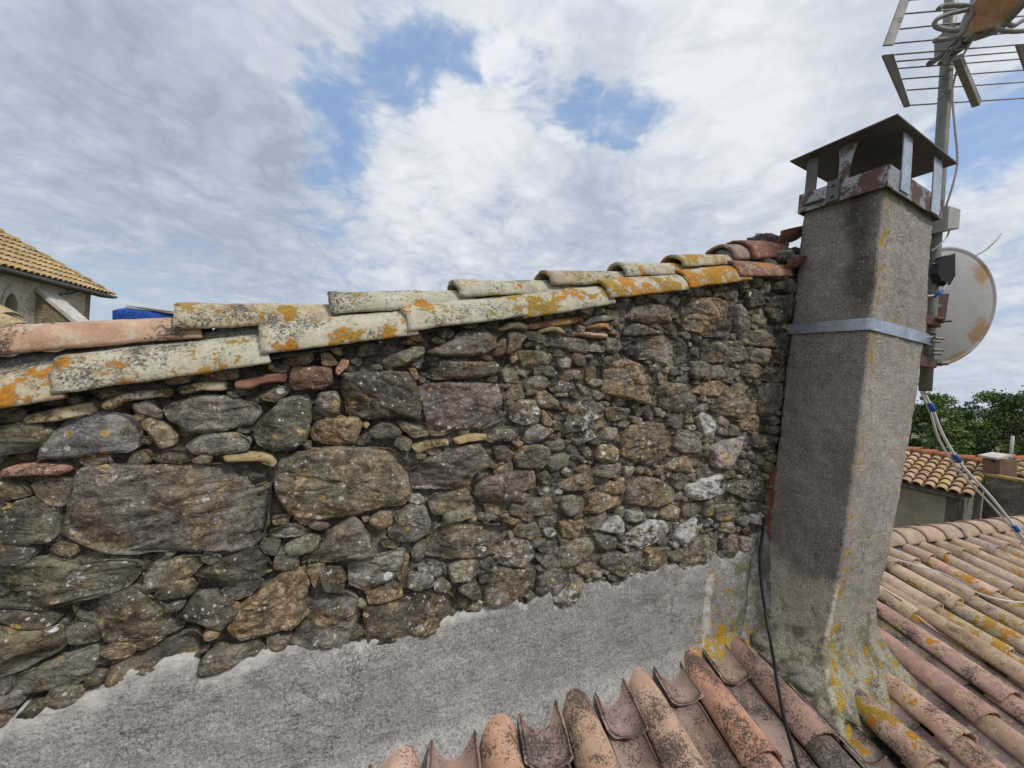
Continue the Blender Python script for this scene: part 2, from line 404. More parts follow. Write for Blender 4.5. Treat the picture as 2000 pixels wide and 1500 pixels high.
def make_metal_mat(name, base, rough=.45, rust=0., metallic=.8, rustcol=(.16, .06, .025), scale=9):
    m, t, b = material(name); P = POS(t)
    n1 = t.noise(P, scale, 7, .65); n2 = t.noise(P, scale*6, 6, .7)
    c = t.scale(base, t.math('MULTIPLY', t.ramp(n1, .3, .7, .78, 1.18), t.ramp(n2, .3, .7, .85, 1.12)))
    rm = t.ramp(t.math('ADD', t.math('ADD', t.math('MULTIPLY', n1, .7), t.math('MULTIPLY', n2, .35)), rust*.5), .66, .74)
    rc = t.mix(n2, rustcol+(1,), tuple(min(1, q*2.1) for q in rustcol)+(1,))
    c = t.mix(rm, c, rc); t.l.new(c, b.inputs['Base Color'])
    t.l.new(t.math('MULTIPLY', t.math('SUBTRACT', 1., rm), metallic), b.inputs['Metallic'])
    t.l.new(t.math('ADD', t.math('MULTIPLY', rm, .4), rough), b.inputs['Roughness'])
    t.l.new(t.bump(t.math('ADD', t.math('MULTIPLY', n2, .5), rm), .25, .003), b.inputs['Normal'])
    return m
def make_plain(name, base, rough=.6, var=.2, scale=12, bump=.2):
    m, t, b = material(name); P = POS(t)
    n1 = t.noise(P, scale, 7, .65); n2 = t.noise(P, scale*7, 5, .7)
    c = t.scale(base, t.math('MULTIPLY', t.ramp(n1, .3, .7, 1-var, 1+var), t.ramp(n2, .3, .7, 1-var*.6, 1+var*.6)))
    t.l.new(c, b.inputs['Base Color']); b.inputs['Roughness'].default_value = rough
    t.l.new(t.bump(t.math('ADD', n1, t.math('MULTIPLY', n2, .4)), bump, .01), b.inputs['Normal'])
    return m
M_STONE = make_stone_mat(); M_MORTAR = make_mortar_mat(); M_CEMENT = make_cement_mat(); M_TILE = make_tile_mat()
M_MORTAR2 = make_mortar_mat('coping_mortar', (.10, .098, .092), (.27, .265, .25))

#@@PART2

# ------------------------------------------------------------------ the rubble wall
ZONES = {'A': (0, 400, 2.857), 'B': (500, 450, 2.857), 'C': (1000, 450, 3.3333), 'D': (0, 850, 2.857), 'E': (500, 850, 2.857), 'X': (1000, 800, 3.3333)}
STONES = """
A b 210,1420 245,1330 370,1210 480,1165 620,1160 740,1195 780,1240 780,1340 740,1370 560,1385 420,1405
A r 1615,940 1640,910 1720,900 1850,905 1860,1000 1800,1030 1650,1025 1620,1000
A g 905,1140 960,1110 1080,1075 1200,1058 1320,1080 1440,1130 1450,1170 1400,1220 1290,1245 1130,1270 1030,1265 1000,1230 940,1200
A v 1420,1290 1470,1200 1560,1100 1640,1065 1720,1065 1735,1200 1710,1310 1640,1360 1540,1370 1440,1340
A t 790,1220 840,1190 920,1230 980,1290 960,1340 900,1360 850,1300
A v 1040,1340 1100,1300 1200,1280 1320,1275 1400,1320 1380,1370 1250,1390 1120,1395 1060,1375
A g 850,1400 950,1370 1060,1385 1080,1420 1010,1440 880,1430
A v -120,1260 0,1240 120,1220 220,1230 290,1260 250,1330 150,1370 0,1395 -120,1390
A d 1755,1100 1830,1060 1890,1110 1895,1180 1820,1180 1760,1150
D g 425,205 470,178 800,172 1200,165 1480,165 1530,195 1510,280 1495,420 1470,560 1420,610 1300,645 1000,640 820,650 640,665 480,620 380,560 360,520 380,420 410,330
D v -160,430 0,420 100,370 200,345 280,390 315,440 290,520 270,590 150,610 0,630 -160,640
D g 175,280 230,255 340,245 368,290 350,400 280,385 215,340
D v -150,255 0,255 90,275 150,310 170,335 80,350 0,360 -150,370
D v -200,760 0,740 150,715 300,690 450,730 600,705 760,705 785,750 750,810 640,880 450,920 250,975 0,965 -200,950
D g 405,950 560,900 760,850 850,920 940,980 1030,1060 950,1100 780,1140 580,1150 560,1060 480,1030 425,1010
D g 365,1090 420,1025 470,1045 545,1075 560,1140 480,1160 390,1165
D v 800,860 810,790 860,720 1000,690 1110,680 1130,720 1060,790 940,840 810,880
D v 870,890 930,830 1050,800 1095,840 1060,890 960,915 890,915
D d 1085,780 1200,720 1340,660 1420,620 1480,680 1530,750 1420,800 1300,830 1180,800
D v 1000,1010 1080,900 1200,880 1300,930 1350,970 1290,1040 1230,1085 1110,1050
D o 1275,1080 1330,960 1480,860 1600,770 1700,740 1730,830 1690,930 1725,1000 1640,1070 1480,1110 1340,1145
D v -160,1060 0,1040 100,1090 250,1085 330,1065 365,1180 250,1240 120,1310 0,1350 -160,1370
D d -150,1000 0,985 130,990 260,1000 325,1035 240,1080 100,1083 0,1033 -150,1050
D v 30,1450 110,1340 300,1270 440,1220 530,1180 545,1230 500,1340 400,1400 200,1430
D g 590,1400 620,1280 760,1220 920,1150 1080,1095 1150,1150 1160,1200 1000,1260 850,1310 700,1390
D g 1090,1330 1150,1230 1300,1190 1440,1160 1490,1200 1340,1260 1200,1330 1100,1370
D v -140,1390 0,1370 50,1355 70,1400 25,1440 0,1460 -140,1470
D v 1230,880 1330,830 1440,800 1465,825 1400,885 1310,920
D g 1610,1170 1680,1070 1760,960 1830,890 1920,880 1995,910 1990,1000 1960,1120 1930,1190 1750,1180
D v 1780,790 1830,740 1900,740 1935,800 1890,870 1810,870
D g 1490,1140 1560,1110 1630,1110 1590,1190 1500,1210
D v 1450,620 1520,570 1560,600 1540,670 1490,660
D v 1580,640 1640,590 1730,550 1790,570 1770,630 1690,665 1610,665
D g 1530,700 1560,650 1660,660 1665,730 1600,755 1535,745
D t 1710,745 1810,720 1800,800 1760,850 1735,805
D g 1500,550 1560,520 1650,505 1740,540 1650,565 1540,570
E h 105,250 130,150 250,95 420,65 600,70 760,80 830,140 862,180 865,330 830,380 700,400 560,440 420,460 250,505 190,440 150,390 105,310
E g 865,200 930,140 1060,90 1180,50 1250,50 1300,130 1300,180 1230,210 1180,280 1100,295 870,295
E p 1215,340 1240,270 1330,230 1450,195 1550,195 1552,290 1490,310 1410,370 1250,360
E g 1440,130 1480,70 1560,55 1640,70 1640,130 1590,185 1450,180
E g 1330,70 1390,65 1435,100 1420,140 1350,140
E g 1330,200 1430,145 1430,200 1380,230 1340,225
E g 960,370 1000,330 1090,320 1170,290 1215,370 1150,405 1060,435 990,435
E q 740,560 790,460 850,390 940,400 970,480 960,550 880,590 790,585
E t 625,480 690,430 760,435 755,490 690,528
E g 245,710 350,630 430,530 540,450 590,490 640,590 680,665 560,690 400,705
E h 935,660 970,590 1030,500 1200,495 1410,510 1390,560 1350,650 1250,680 1060,685
E q 520,830 520,740 600,700 760,655 830,635 840,700 790,790 720,820 600,860
E t 795,800 838,660 855,680 830,780 805,812
E h 600,1010 620,960 760,930 880,880 960,870 1080,890 1130,940 1145,1010 1060,1080 940,1115 820,1100 760,1150 620,1170
E t 620,910 680,860 810,860 820,900 740,930 640,945
E h 1270,900 1300,800 1330,740 1420,745 1560,740 1550,830 1500,890 1400,930 1330,960 1280,950
E f 1330,690 1370,620 1430,570 1520,590 1550,660 1500,730 1400,735
E g 1440,540 1460,500 1560,490 1600,560 1530,580 1460,570
E g 1690,720 1700,640 1780,590 1870,560 1890,640 1830,690 1760,735
E g 1130,870 1180,820 1230,815 1255,900 1200,915
E q 840,850 860,780 960,770 990,790 980,850 890,860
E q 910,760 910,730 1050,720 1055,760
E q 1095,820 1080,740 1150,700 1260,690 1260,750 1190,810
E g 1520,430 1560,360 1640,340 1670,380 1610,440 1540,450
E t 1710,560 1700,490 1770,470 1830,490 1825,550 1750,575
E t 1840,430 1870,350 1960,330 2020,340 2000,390 1900,430
E g 1830,500 1880,450 1950,420 1960,470 1880,540
E g 1650,270 1720,250 1800,220 1870,190 1920,280 1830,310 1720,310
E g 1700,350 1760,330 1820,350 1830,420 1740,450 1690,400
E g 1580,240 1620,200 1650,240 1600,280
E g 870,670 900,600 950,600 930,690 890,700
E t 1280,390 1390,400 1380,440 1290,435
E g 1415,440 1430,385 1500,400 1490,455
E g 1430,365 1500,320 1540,340 1500,375
E g 1560,900 1580,800 1650,745 1740,745 1750,800 1690,860 1640,900
E f 1650,920 1700,870 1760,780 1820,790 1830,840 1780,920 1690,960
E g 1590,710 1620,670 1670,670 1665,720 1620,740
B d 480,800 620,790 850,785 890,850 930,990 900,1045 700,1045 560,1045 510,1010 480,900
B p 905,870 950,855 1150,850 1350,855 1390,900 1400,1000 1370,1060 1280,1100 1100,1110 1050,1140 975,1145 945,1010 920,920
B g 915,780 940,735 1060,725 1200,735 1350,735 1355,780 1310,810 1150,825 1000,830 930,810
B g 955,680 1060,630 1150,570 1290,555 1340,600 1340,650 1280,695 1100,700 990,695
B g 700,760 710,720 800,680 880,650 940,650 940,690 840,740 740,780
B o 305,1150 330,1080 400,1035 580,1050 590,1090 545,1190 420,1190 320,1175
B v 325,960 360,910 450,900 470,960 460,1030 370,1005
B g 630,1130 700,1070 770,1085 815,1130 770,1160 660,1160
B g 775,1055 860,1080 960,1110 960,1145 880,1155 825,1110
B q 1400,690 1410,575 1450,570 1510,590 1460,660
B g 1335,700 1350,640 1390,600 1395,680 1350,700
B t 1430,740 1420,690 1465,660 1470,710
B p 1495,580 1510,560 1570,568 1625,600 1600,625 1530,610
B g 1610,640 1660,590 1700,590 1850,612 1850,680 1780,680 1680,650
B g 1495,860 1550,815 1620,815 1645,860 1590,890 1510,890
B g 1560,960 1570,900 1610,890 1690,960 1680,990 1600,990
B g 1640,880 1700,840 1770,850 1775,890 1700,910 1650,900
B g 1390,840 1380,790 1420,750 1470,830 1450,855
B g 1410,900 1430,860 1480,870 1500,930 1450,945 1400,935
B g 1600,770 1650,760 1680,800 1650,820 1610,810
B f 1420,1050 1420,990 1470,950 1560,950 1590,1010 1570,1080 1480,1085
B t 1590,1050 1600,1000 1650,1060 1640,1095 1600,1085
B g 1280,1170 1340,1110 1440,1100 1470,1130 1430,1170 1320,1180
B q 1500,1180 1510,1100 1570,1080 1665,1120 1590,1170 1540,1185
B f 1720,1140 1740,1040 1760,970 1850,920 1930,980 1930,1060 1900,1150 1800,1200
B t 850,770 890,770 910,820 880,840
B g 1700,830 1750,780 1830,770 1820,820 1740,840
B g 1840,840 1850,760 1890,750 1895,820
B q 1685,740 1700,715 1760,712 1750,760 1700,770
C O 1100,450 1110,420 1200,440 1300,440 1400,470 1440,520 1435,610 1400,690 1250,690 1130,650 1100,600
C p 730,570 790,500 880,480 1050,490 1035,600 880,600
C p 985,620 1060,610 1075,650 1030,655
C g 720,830 725,760 830,695 1000,690 1140,720 1160,800 1150,870 1040,900 900,840
C g 725,675 740,600 860,620 980,670 830,685
C g 1225,850 1245,760 1290,710 1480,720 1540,800 1530,850 1400,865
C g 1165,800 1180,750 1215,770 1215,830
C O 595,1060 600,800 700,830 830,870 940,900 945,1145 800,1110 680,1080
C g 950,1030 990,990 1130,1000 1200,1090 1190,1130 1100,1180 960,1150
C g 1150,940 1160,860 1230,850 1290,890 1285,980 1180,960
C t 1180,1050 1230,990 1340,980 1410,1020 1340,1080 1240,1070
C h 1280,1160 1330,1110 1430,1020 1500,980 1560,1000 1600,1080 1590,1180 1500,1230 1380,1200
C d 1600,1010 1700,990 1780,1000 1760,1150 1700,1210 1610,1200 1615,1080
C g 1550,840 1570,770 1660,770 1740,830 1680,890 1580,860
C g 1490,940 1520,870 1590,870 1640,920 1580,965
C d 1610,970 1660,890 1790,880 1790,980 1685,985
C v 1500,740 1530,650 1640,640 1800,660 1810,760 1640,760
C p 1450,650 1455,490 1490,480 1530,560 1525,650 1490,710
C v 1560,600 1575,540 1660,570 1650,625
C d 1530,510 1490,400 1560,380 1620,400 1620,500
C d 1640,520 1680,430 1800,420 1840,480 1830,600 1700,610
C d 1300,380 1380,360 1470,385 1470,440 1380,460
C v 1690,340 1800,310 1850,330 1845,410 1700,390
C w 1200,1220 1240,1185 1330,1230 1310,1360 1240,1330
C t 1480,1270 1500,1220 1590,1200 1680,1270 1660,1300 1510,1300
C g 1010,1270 1030,1210 1080,1220 1115,1260 1070,1300
C y 700,1450 720,1330 780,1270 870,1250 970,1260 1030,1330 1030,1420 980,1490 880,1520 780,1500
C g 1060,1400 1080,1320 1140,1300 1230,1370 1240,1440 1100,1450
C k 1290,1420 1340,1380 1480,1340 1510,1345 1470,1450 1420,1550 1350,1550 1300,1530
C g 600,1160 680,1150 770,1170 740,1230 630,1240
C g 560,1350 600,1280 680,1290 685,1350 600,1380
C t 540,1480 560,1400 640,1390 690,1430 680,1510 600,1520
C t 950,950 950,920 1005,930 1010,980 960,1000
C q 1290,960 1310,890 1360,880 1395,940 1340,965
C g 1400,960 1420,900 1475,900 1480,940 1430,970
C d 1530,1400 1560,1340 1700,1330 1720,1420 1620,1430
C g 1430,1265 1470,1280 1488,1335 1400,1335
C q 500,780 500,730 600,740 600,790
C g 610,780 620,700 700,710 715,760 680,810
C g 590,560 620,520 700,520 720,570 640,580
X h 735,610 750,470 860,440 960,450 1060,530 1040,590 930,635
X w 1130,560 1150,490 1250,450 1360,420 1395,470 1380,540 1270,580 1190,585
X g 1390,530 1420,470 1560,450 1660,480 1640,590 1500,580
X T 930,370 970,330 1100,300 1250,280 1260,360 1190,410 1060,395 1000,385
X t 580,530 620,480 740,440 735,540 640,550
X t 480,660 510,560 560,540 700,580 710,620 600,650
X g 530,400 560,360 710,345 710,400 640,440 560,440
X t 330,830 330,750 460,710 465,820 370,835
X w 565,780 620,740 680,680 730,740 730,800 640,800
X W 735,880 760,810 880,720 1000,730 1025,790 940,860 830,910
X w 1060,830 1100,750 1230,690 1250,740 1200,820 1110,880
X g 300,1020 310,910 420,840 540,820 540,910 430,1000 350,1030
X g 1100,1040 1140,960 1230,820 1330,770 1330,940 1240,1000
X m 1310,630 1340,620 1490,610 1490,690 1400,720 1320,720
X t 960,690 980,640 1040,620 1095,650 1080,710 1010,715
X g 1105,690 1110,620 1190,610 1200,680 1130,700
X w 1555,740 1560,690 1620,670 1650,700 1640,750
X t 860,410 880,385 930,400 910,430
X t 800,400 830,370 860,385 835,420
X g 470,760 490,710 550,730 560,770 510,800
X g 870,1030 890,950 960,900 1030,900 1000,1000 920,1050
X g 640,1060 575,1000 620,940 760,930 860,920 880,960 830,1050 720,1085
X g 540,840 620,810 700,850 670,900 570,910
X q 740,720 760,660 840,660 860,710 790,730
X q 865,690 880,640 950,650 940,700
X g 1370,440 1390,390 1450,400 1460,440 1400,450
X g 1460,390 1480,330 1540,330 1560,390 1500,420
X d 1580,350 1600,290 1640,310 1640,370
X p 1390,980 1410,800 1470,810 1470,940 1420,985
X q 1480,920 1490,830 1560,830 1540,910
X m 1240,690 1250,600 1305,590 1305,690
X g 1340,790 1360,730 1440,740 1460,790 1400,800
X d 1500,660 1500,610 1610,600 1620,640 1540,660
"""
SHARDS = """
A 1 140,1215 150,1180 330,1135 520,1108 535,1140 520,1160 330,1200
A 5 562,1120 600,1085 720,1050 850,1035 950,1035 945,1068 830,1075 720,1090 600,1145
A 1 1000,1015 1130,990 1262,992 1262,1030 1130,1035 1010,1055
A 4 1312,985 1440,960 1590,937 1592,980 1450,1000 1400,1025 1318,1022
A 3 1875,920 1910,860 1945,870 1935,905 1885,955
A 2 1245,1405 1350,1395 1450,1385 1510,1405 1540,1440 1525,1460 1480,1430 1400,1425 1300,1432 1260,1430
D 3 0,205 60,180 200,170 330,172 380,190 340,220 200,222 40,228 5,220
B 2 870,1210 960,1175 1070,1172 1072,1195 980,1210 905,1243
B 2 1105,1165 1180,1140 1285,1138 1290,1168 1190,1175 1120,1190
B 1 1350,550 1400,520 1460,512 1515,530 1510,550 1440,540 1370,560
B 6 1520,545 1525,525 1660,500 1820,486 1825,510 1700,530 1560,548
B 1 1580,560 1640,537 1690,545 1725,575 1710,575 1650,558 1590,570
B 3 1715,580 1725,562 1830,570 1960,580 1960,600 1830,590
B 7 1825,525 1860,490 1930,475 1975,490 1965,505 1890,510 1840,530
B 6 1840,545 1855,525 1930,518 1990,525 1985,550 1930,540
"""
# class: tint, mask (tan, white, orange), roughness of relief
KL = {'g': ((.172, .152, .118), (.12, .10, .02), 1), 'd': ((.115, .104, .085), (.02, .05, .02), 1), 'v': ((.150, .146, .108), (.10, .12, .03), 1),
      'p': ((.165, .130, .108), (.05, .05, 0), .8), 'b': ((.150, .158, .182), (.02, .02, .05), .6), 't': ((.265, .205, .125), (.28, .12, .02), 1),
      'w': ((.270, .235, .205), (.15, .62, .06), 1.6), 'W': ((.200, .170, .150), (.20, .48, .02), 1.7), 'o': ((.180, .140, .092), (.52, .08, .03), 1.5),
      'O': ((.175, .150, .120), (.43, .04, .14), 1.2), 'y': ((.125, .110, .085), (.33, .10, .02), 1.2), 'T': ((.24, .20, .13), (.46, .25, .0), 1.2),
      'r': ((.190, .105, .080), (.02, .03, 0), .8), 'k': ((.310, .275, .262), (.0, .16, .27), .7), 'q': ((.205, .195, .172), (.05, .20, .0), 1),
      'h': ((.158, .128, .090), (.18, .16, .03), 1), 'f': ((.175, .160, .132), (.12, .32, .0), 2.2), 'm': ((.16, .145, .10), (.05, .1, .30), 1)}
SH = {'1': (.42, .33, .19), '2': (.43, .325, .16), '3': (.44, .25, .18), '4': (.25, .125, .085), '5': (.38, .27, .15), '6': (.38, .18, .10), '7': (.15, .14, .11)}
def parse(txt):
    for ln in txt.strip().splitlines():
        q = ln.split(); ox, oy, sc = ZONES[q[0]]
        yield q[1], np.array([W(ox+float(a)/sc, oy+float(b)/sc) for a, b in (c.split(',') for c in q[2:])])
def area(p): x, y = p[:, 0], p[:, 1]; return .5*abs(np.dot(x, np.roll(y, -1))-np.dot(y, np.roll(x, -1)))
def resample(p, m):
    q = np.r_[p, p[:1]]; d = np.r_[0, np.cumsum(np.linalg.norm(np.diff(q, axis=0), axis=1))]
    t = np.linspace(0, d[-1], m, endpoint=False)
    return np.stack([np.interp(t, d, q[:, 0]), np.interp(t, d, q[:, 1])], 1)
def soften(p, it=1):
    for _ in range(it):
        a = p; b = np.roll(p, -1, 0); p = np.stack([a*.93+b*.07, a*.07+b*.93], 1).reshape(-1, 2)
    return p
def inside(pts, poly):
    x, y = pts[..., 0], pts[..., 1]; c = np.zeros(x.shape, bool); j = len(poly)-1
    for i in range(len(poly)):
        xi, yi = poly[i]; xj, yj = poly[j]
        if yi != yj: c ^= ((yi > y) != (yj > y)) & (x < (xj-xi)*(y-yi)/(yj-yi)+xi)
        j = i
    return c
def edge_dist(P, poly):
    a = poly; b = np.roll(poly, -1, 0); ab = b-a; L = (ab**2).sum(1)+1e-12
    d = P[:, None, :]-a[None]; t = np.clip((d*ab[None]).sum(2)/L, 0, 1)
    return np.sqrt(((d-t[..., None]*ab[None])**2).sum(2)).min(1)
def stone_geo(poly, H, rough=1., base=-.045, flat=False, sd=0):
    r = np.random.default_rng(sd)
    if np.dot(poly[:, 0], np.roll(poly[:, 1], -1))-np.dot(poly[:, 1], np.roll(poly[:, 0], -1)) < 0: poly = poly[::-1]
    A = area(poly); R = math.sqrt(A/math.pi); per = np.linalg.norm(np.roll(poly, -1, 0)-poly, axis=1).sum()
    m = int(np.clip(per/.0055, 26, 190)); q = resample(soften(poly), m)
    tan = np.roll(q, -1, 0)-np.roll(q, 1, 0); nr = np.stack([tan[:, 1], -tan[:, 0]], 1); nr /= np.linalg.norm(nr, axis=1)[:, None]+1e-9
    p3 = np.c_[q, np.full(m, sd*.37)]
    q = q+nr*((fbm(p3, 30, 4, .55)*.0036*min(1, R/.05)+.0030)[:, None])
    c = q.mean(0)
    nr_ = max(6, min(26, int(R/.0058)))
    rho = np.r_[1, 1, 1-.9*(np.linspace(0, 1, nr_+1)[1:-1])**1.25, .07] if nr_ > 2 else np.array([1, 1, .6, .1])
    rings = c+(q-c)[None]*rho[:, None, None]
    P = np.r_[rings.reshape(-1, 2), c[None]]
    d = edge_dist(P, q)
    w = np.clip(R*.2, .0035, .010)*r.uniform(.6, 1.5)
    pr = 1-(1-np.clip(d/w, 0, 1))**2; pr = np.sqrt(np.clip(pr, 0, 1))
    th = r.uniform(0, 6.28); tl = r.uniform(0, .16)
    rel = (P-c)
    h = H*pr
    top = H+tl*(rel[:, 0]*math.cos(th)+rel[:, 1]*math.sin(th))
    for _ in range(4):
        a = r.uniform(0, 6.28); sl = r.uniform(.12, .60); k0 = R*r.uniform(.05, .75)
        top = np.minimum(top, H+.003-sl*np.maximum(rel[:, 0]*math.cos(a)+rel[:, 1]*math.sin(a)-k0, -.01))
    h = np.where(pr > 0, h*0+top*pr-(1-pr)*.012, h)
    q3 = np.c_[P, np.full(len(P), sd*1.31)]
    fade = np.clip(d/.012, 0.15, 1)
    am = rough*np.clip(R/.07, .35, 1.1)
    rot = r.uniform(-.35, .35); bed = np.c_[P[:, 0]*math.cos(rot)+P[:, 1]*math.sin(rot), -P[:, 0]*math.sin(rot)+P[:, 1]*math.cos(rot), q3[:, 2]]
    if not flat:
        h = h+fade*am*(fbm(q3, 16, 4, .55)*.0052+ridged(bed*np.array([1., 2.6, 1.]), 9, 3, .55)*.0020+fbm(bed*np.array([1., 2., 1]), 70, 3, .6)*.0016)
        # broken bedding steps
        stp = fbm(bed*np.array([.6, 1.6, 1]), 11, 2); h = h+fade*.006*am*(np.tanh((stp-.12)*14)*.5)
    else: h = h+fbm(q3, 50, 3, .6)*.0012
    h[:m] = base
    V = wp(P[:, 0], P[:, 1], h)
    k_ = len(rho); F = []
    for i in range(k_-1):
        for j in range(m):
            a, b = i*m+j, i*m+(j+1) % m; F.append((a, b, b+m, a+m))
    for j in range(m): F.append(((k_-1)*m+j, (k_-1)*m+(j+1) % m, k_*m))
    return V, F

def cop_z(s): return -.143+.3096*(np.asarray(s)+.597)           # lower edge of the front coping row
SK_PX = [(-140, 1475), (0, 1428), (30, 1400), (60, 1392), (92, 1396), (130, 1378), (150, 1372), (200, 1352), (215, 1340), (240, 1322), (285, 1312), (300, 1300), (320, 1292), (350, 1288), (378, 1290), (381, 1312), (386, 1328), (400, 1322), (480, 1292), (555, 1268), (575, 1268), (600, 1252), (640, 1266), (690, 1268), (720, 1256), (755, 1245), (775, 1236), (800, 1236), (830, 1232), (870, 1216), (900, 1204), (930, 1195), (955, 1186), (985, 1172), (1010, 1168), (1016, 1186), (1028, 1192), (1052, 1166), (1076, 1160), (1082, 1180), (1095, 1184), (1130, 1168), (1142, 1146), (1165, 1140), (1190, 1142), (1205, 1156), (1222, 1140), (1240, 1122), (1262, 1124), (1285, 1120), (1300, 1106), (1322, 1104), (1340, 1116), (1352, 1108), (1362, 1110), (1395, 1080), (1410, 1092), (1425, 1096), (1445, 1080), (1460, 1074), (1475, 1045), (1490, 1042)]
_sk = np.array([W(*q, .02) for q in SK_PX])
_sk[:, 0] = np.maximum.accumulate(_sk[:, 0]+np.arange(len(_sk))*1e-4)
def sk_top(s): return np.interp(s, np.r_[-3, _sk[:, 0], 3.4], np.r_[_sk[0, 1]-.03, _sk[:, 1], _sk[-1, 1]])

wall = thing('stone_wall', wp(.8, -1.4, -.15), 'old dark rubble stone wall rising to the chimney, capped with lichened clay tiles', 'wall')
stones = []
for cl, p in parse(STONES): stones.append((cl, p))
shards = list(parse(SHARDS))
# small packing stones between the traced ones
RES = .006; S0, S1, Z0, Z1 = -2.3, 2.56, -1.2, 1.0
gs, gz = np.arange(S0, S1, RES), np.arange(Z0, Z1, RES)
GS, GZ = np.meshgrid(gs, gz, indexing='ij')
occ = (GZ > cop_z(GS)+.012) | (GZ < sk_top(GS)-.03)
def mark(p, grow):
    c = p.mean(0); q = c+(p-c)*(1+grow/max(.004, math.sqrt(area(p)/3.14)))
    a = ((q.min(0)-(S0, Z0))/RES).astype(int)-1; b = ((q.max(0)-(S0, Z0))/RES).astype(int)+2
    a = np.maximum(a, 0); b = np.minimum(b, GS.shape)
    if (b <= a).any(): return None
    sl_ = (slice(a[0], b[0]), slice(a[1], b[1]))
    return sl_, inside(np.stack([GS[sl_], GZ[sl_]], -1), q)
for cl, p in stones+shards:
    mk = mark(p, .001)
    if mk: occ[mk[0]] |= mk[1]
fill = []
def try_fill(R, tries, s_lo, s_hi, grow=.001, asp=(1.1, 2.4)):
    for _ in range(tries):
        s = random.uniform(s_lo, s_hi); z = random.uniform(Z0, Z1)
        i, j = int((s-S0)/RES), int((z-Z0)/RES)
        if occ[i, j]: continue
        m = random.randint(4, 7); a = random.uniform(*asp); rt = random.gauss(0, .3)+(-.0 if s > 0 else .1)
        th = sorted(random.uniform(0, 1)*.6/m*6.28+6.28*i_/m for i_ in range(m))
        rr = [R*random.uniform(.66, 1.22) for _ in th]
        p = np.array([(r_*math.cos(t_)*math.sqrt(a), r_*math.sin(t_)/math.sqrt(a)) for r_, t_ in zip(rr, th)])
        p = p@np.array([[math.cos(rt), math.sin(rt)], [-math.sin(rt), math.cos(rt)]])+(s, z)
        mk = mark(p, grow)
        if mk is None or (occ[mk[0]] & mk[1]).any(): continue
        occ[mk[0]] |= mk[1]
        fill.append((random.choice('ggggvvqqtdhp') if s < .9 else random.choice('ggggggvvqqqtddhhf'), p))
try_fill(.15, 300, -2.3, -.85); try_fill(.09, 400, -2.3, -.85); try_fill(.06, 600, -2.3, -.85)
for R, tr in ((.075, 500), (.06, 1600), (.048, 3200), (.038, 6000), (.030, 9000), (.023, 10000), (.017, 3500), (.012, 1500)):
    try_fill(R, tr, -.95, 2.54)
allst = stones+fill
def shown(p):
    c = p.mean(0); return -.9 < c[0] < 2.56
order = sorted(range(len(allst)), key=lambda i: -area(allst[i][1])*(1 if shown(allst[i][1]) else 1e-6)/(1.0+max(0, allst[i][1].mean(0)[0])*.5))
big = set(order[:100]); rest = MB()
SLAB = {'b': 'blue-grey slate stone', 'r': 'reddish brown stone', 'k': 'pinkish pale stone with yellow lichen', 'O': 'tan crusted stone', 'w': 'white crusted stone', 'W': 'white crusted stone', 'y': 'dark stone with pale yellow patches'}
for i, (cl, p) in enumerate(allst):
    tint, mask, rg = KL[cl]; rr = np.random.default_rng(i+5)
    tt = np.array(tint)*rr.uniform(.78, 1.34)*np.array([1, rr.uniform(.97, 1.03), rr.uniform(.92, 1.08)])
    tt = tt*.64+np.array([.158, .145, .122])*(tt.mean()/.14)*.36
    R = math.sqrt(area(p)/3.14)
    H = rr.uniform(.004, .026) if R > .035 else rr.uniform(-.008, .012)
    if cl in 'OWwf': H += .006
    V, Fc = stone_geo(p, H, rg, sd=i+1)
    if i in big:
        o = mesh_obj('stone', V, Fc, M_STONE, wall, tint=tt, mask=mask)
        if cl in SLAB: o['label'] = SLAB[cl]
    else: rest.add(V, Fc, tint=tt, mask=mask)
o = rest.build('small_stones', M_STONE, wall, True); o['kind'] = 'stuff'
for i, (cl, p) in enumerate(shards):
    V, Fc = stone_geo(p, .020 if i != 4 else .012, .5, flat=True, sd=900+i)
    mesh_obj('tile_shard', V, Fc, M_TILE, wall, tint=np.array(SH[cl])*random.uniform(.9, 1.1), mask=(.30 if cl == '6' else (.1 if cl in '15' else 0.), .34, .2 if cl in '15' else 0))
# recessed lime mortar and the body of the wall behind it
ss = np.arange(-2.3, 2.80, .0075); vv = np.linspace(0, 1, 190)
SS, VV = np.meshgrid(ss, vv, indexing='ij'); ZT = cop_z(SS)+.05; ZB = sk_top(SS)-.10
ZZ = ZB+(ZT-ZB)*VV; q3 = np.stack([SS, ZZ, SS*0+3.3], -1)
oo = -.004-.016*np.clip((1.0-SS)/1.1, 0, 1)+fbm(q3, 13, 5, .6)*.010+fbm(q3, 70, 3, .6)*.0035
oo = oo-.018*np.clip(ridged(q3*np.array([1, 2, 1]), 7, 2)-.25, 0, 1)
mesh_obj('mortar', wp(SS, ZZ, oo).reshape(-1, 3), grid_faces(*SS.shape), M_MORTAR, wall)
body = MB(); e0, e1 = -2.3, 2.80
body.prism([wp(e0, -2.2, -.36), wp(e1, -2.2, -.36), wp(e1, float(cop_z(e1))+.10, -.36), wp(e0, float(cop_z(e0))+.10, -.36)], n*.30)
body.build('wall_core', M_MORTAR, wall)

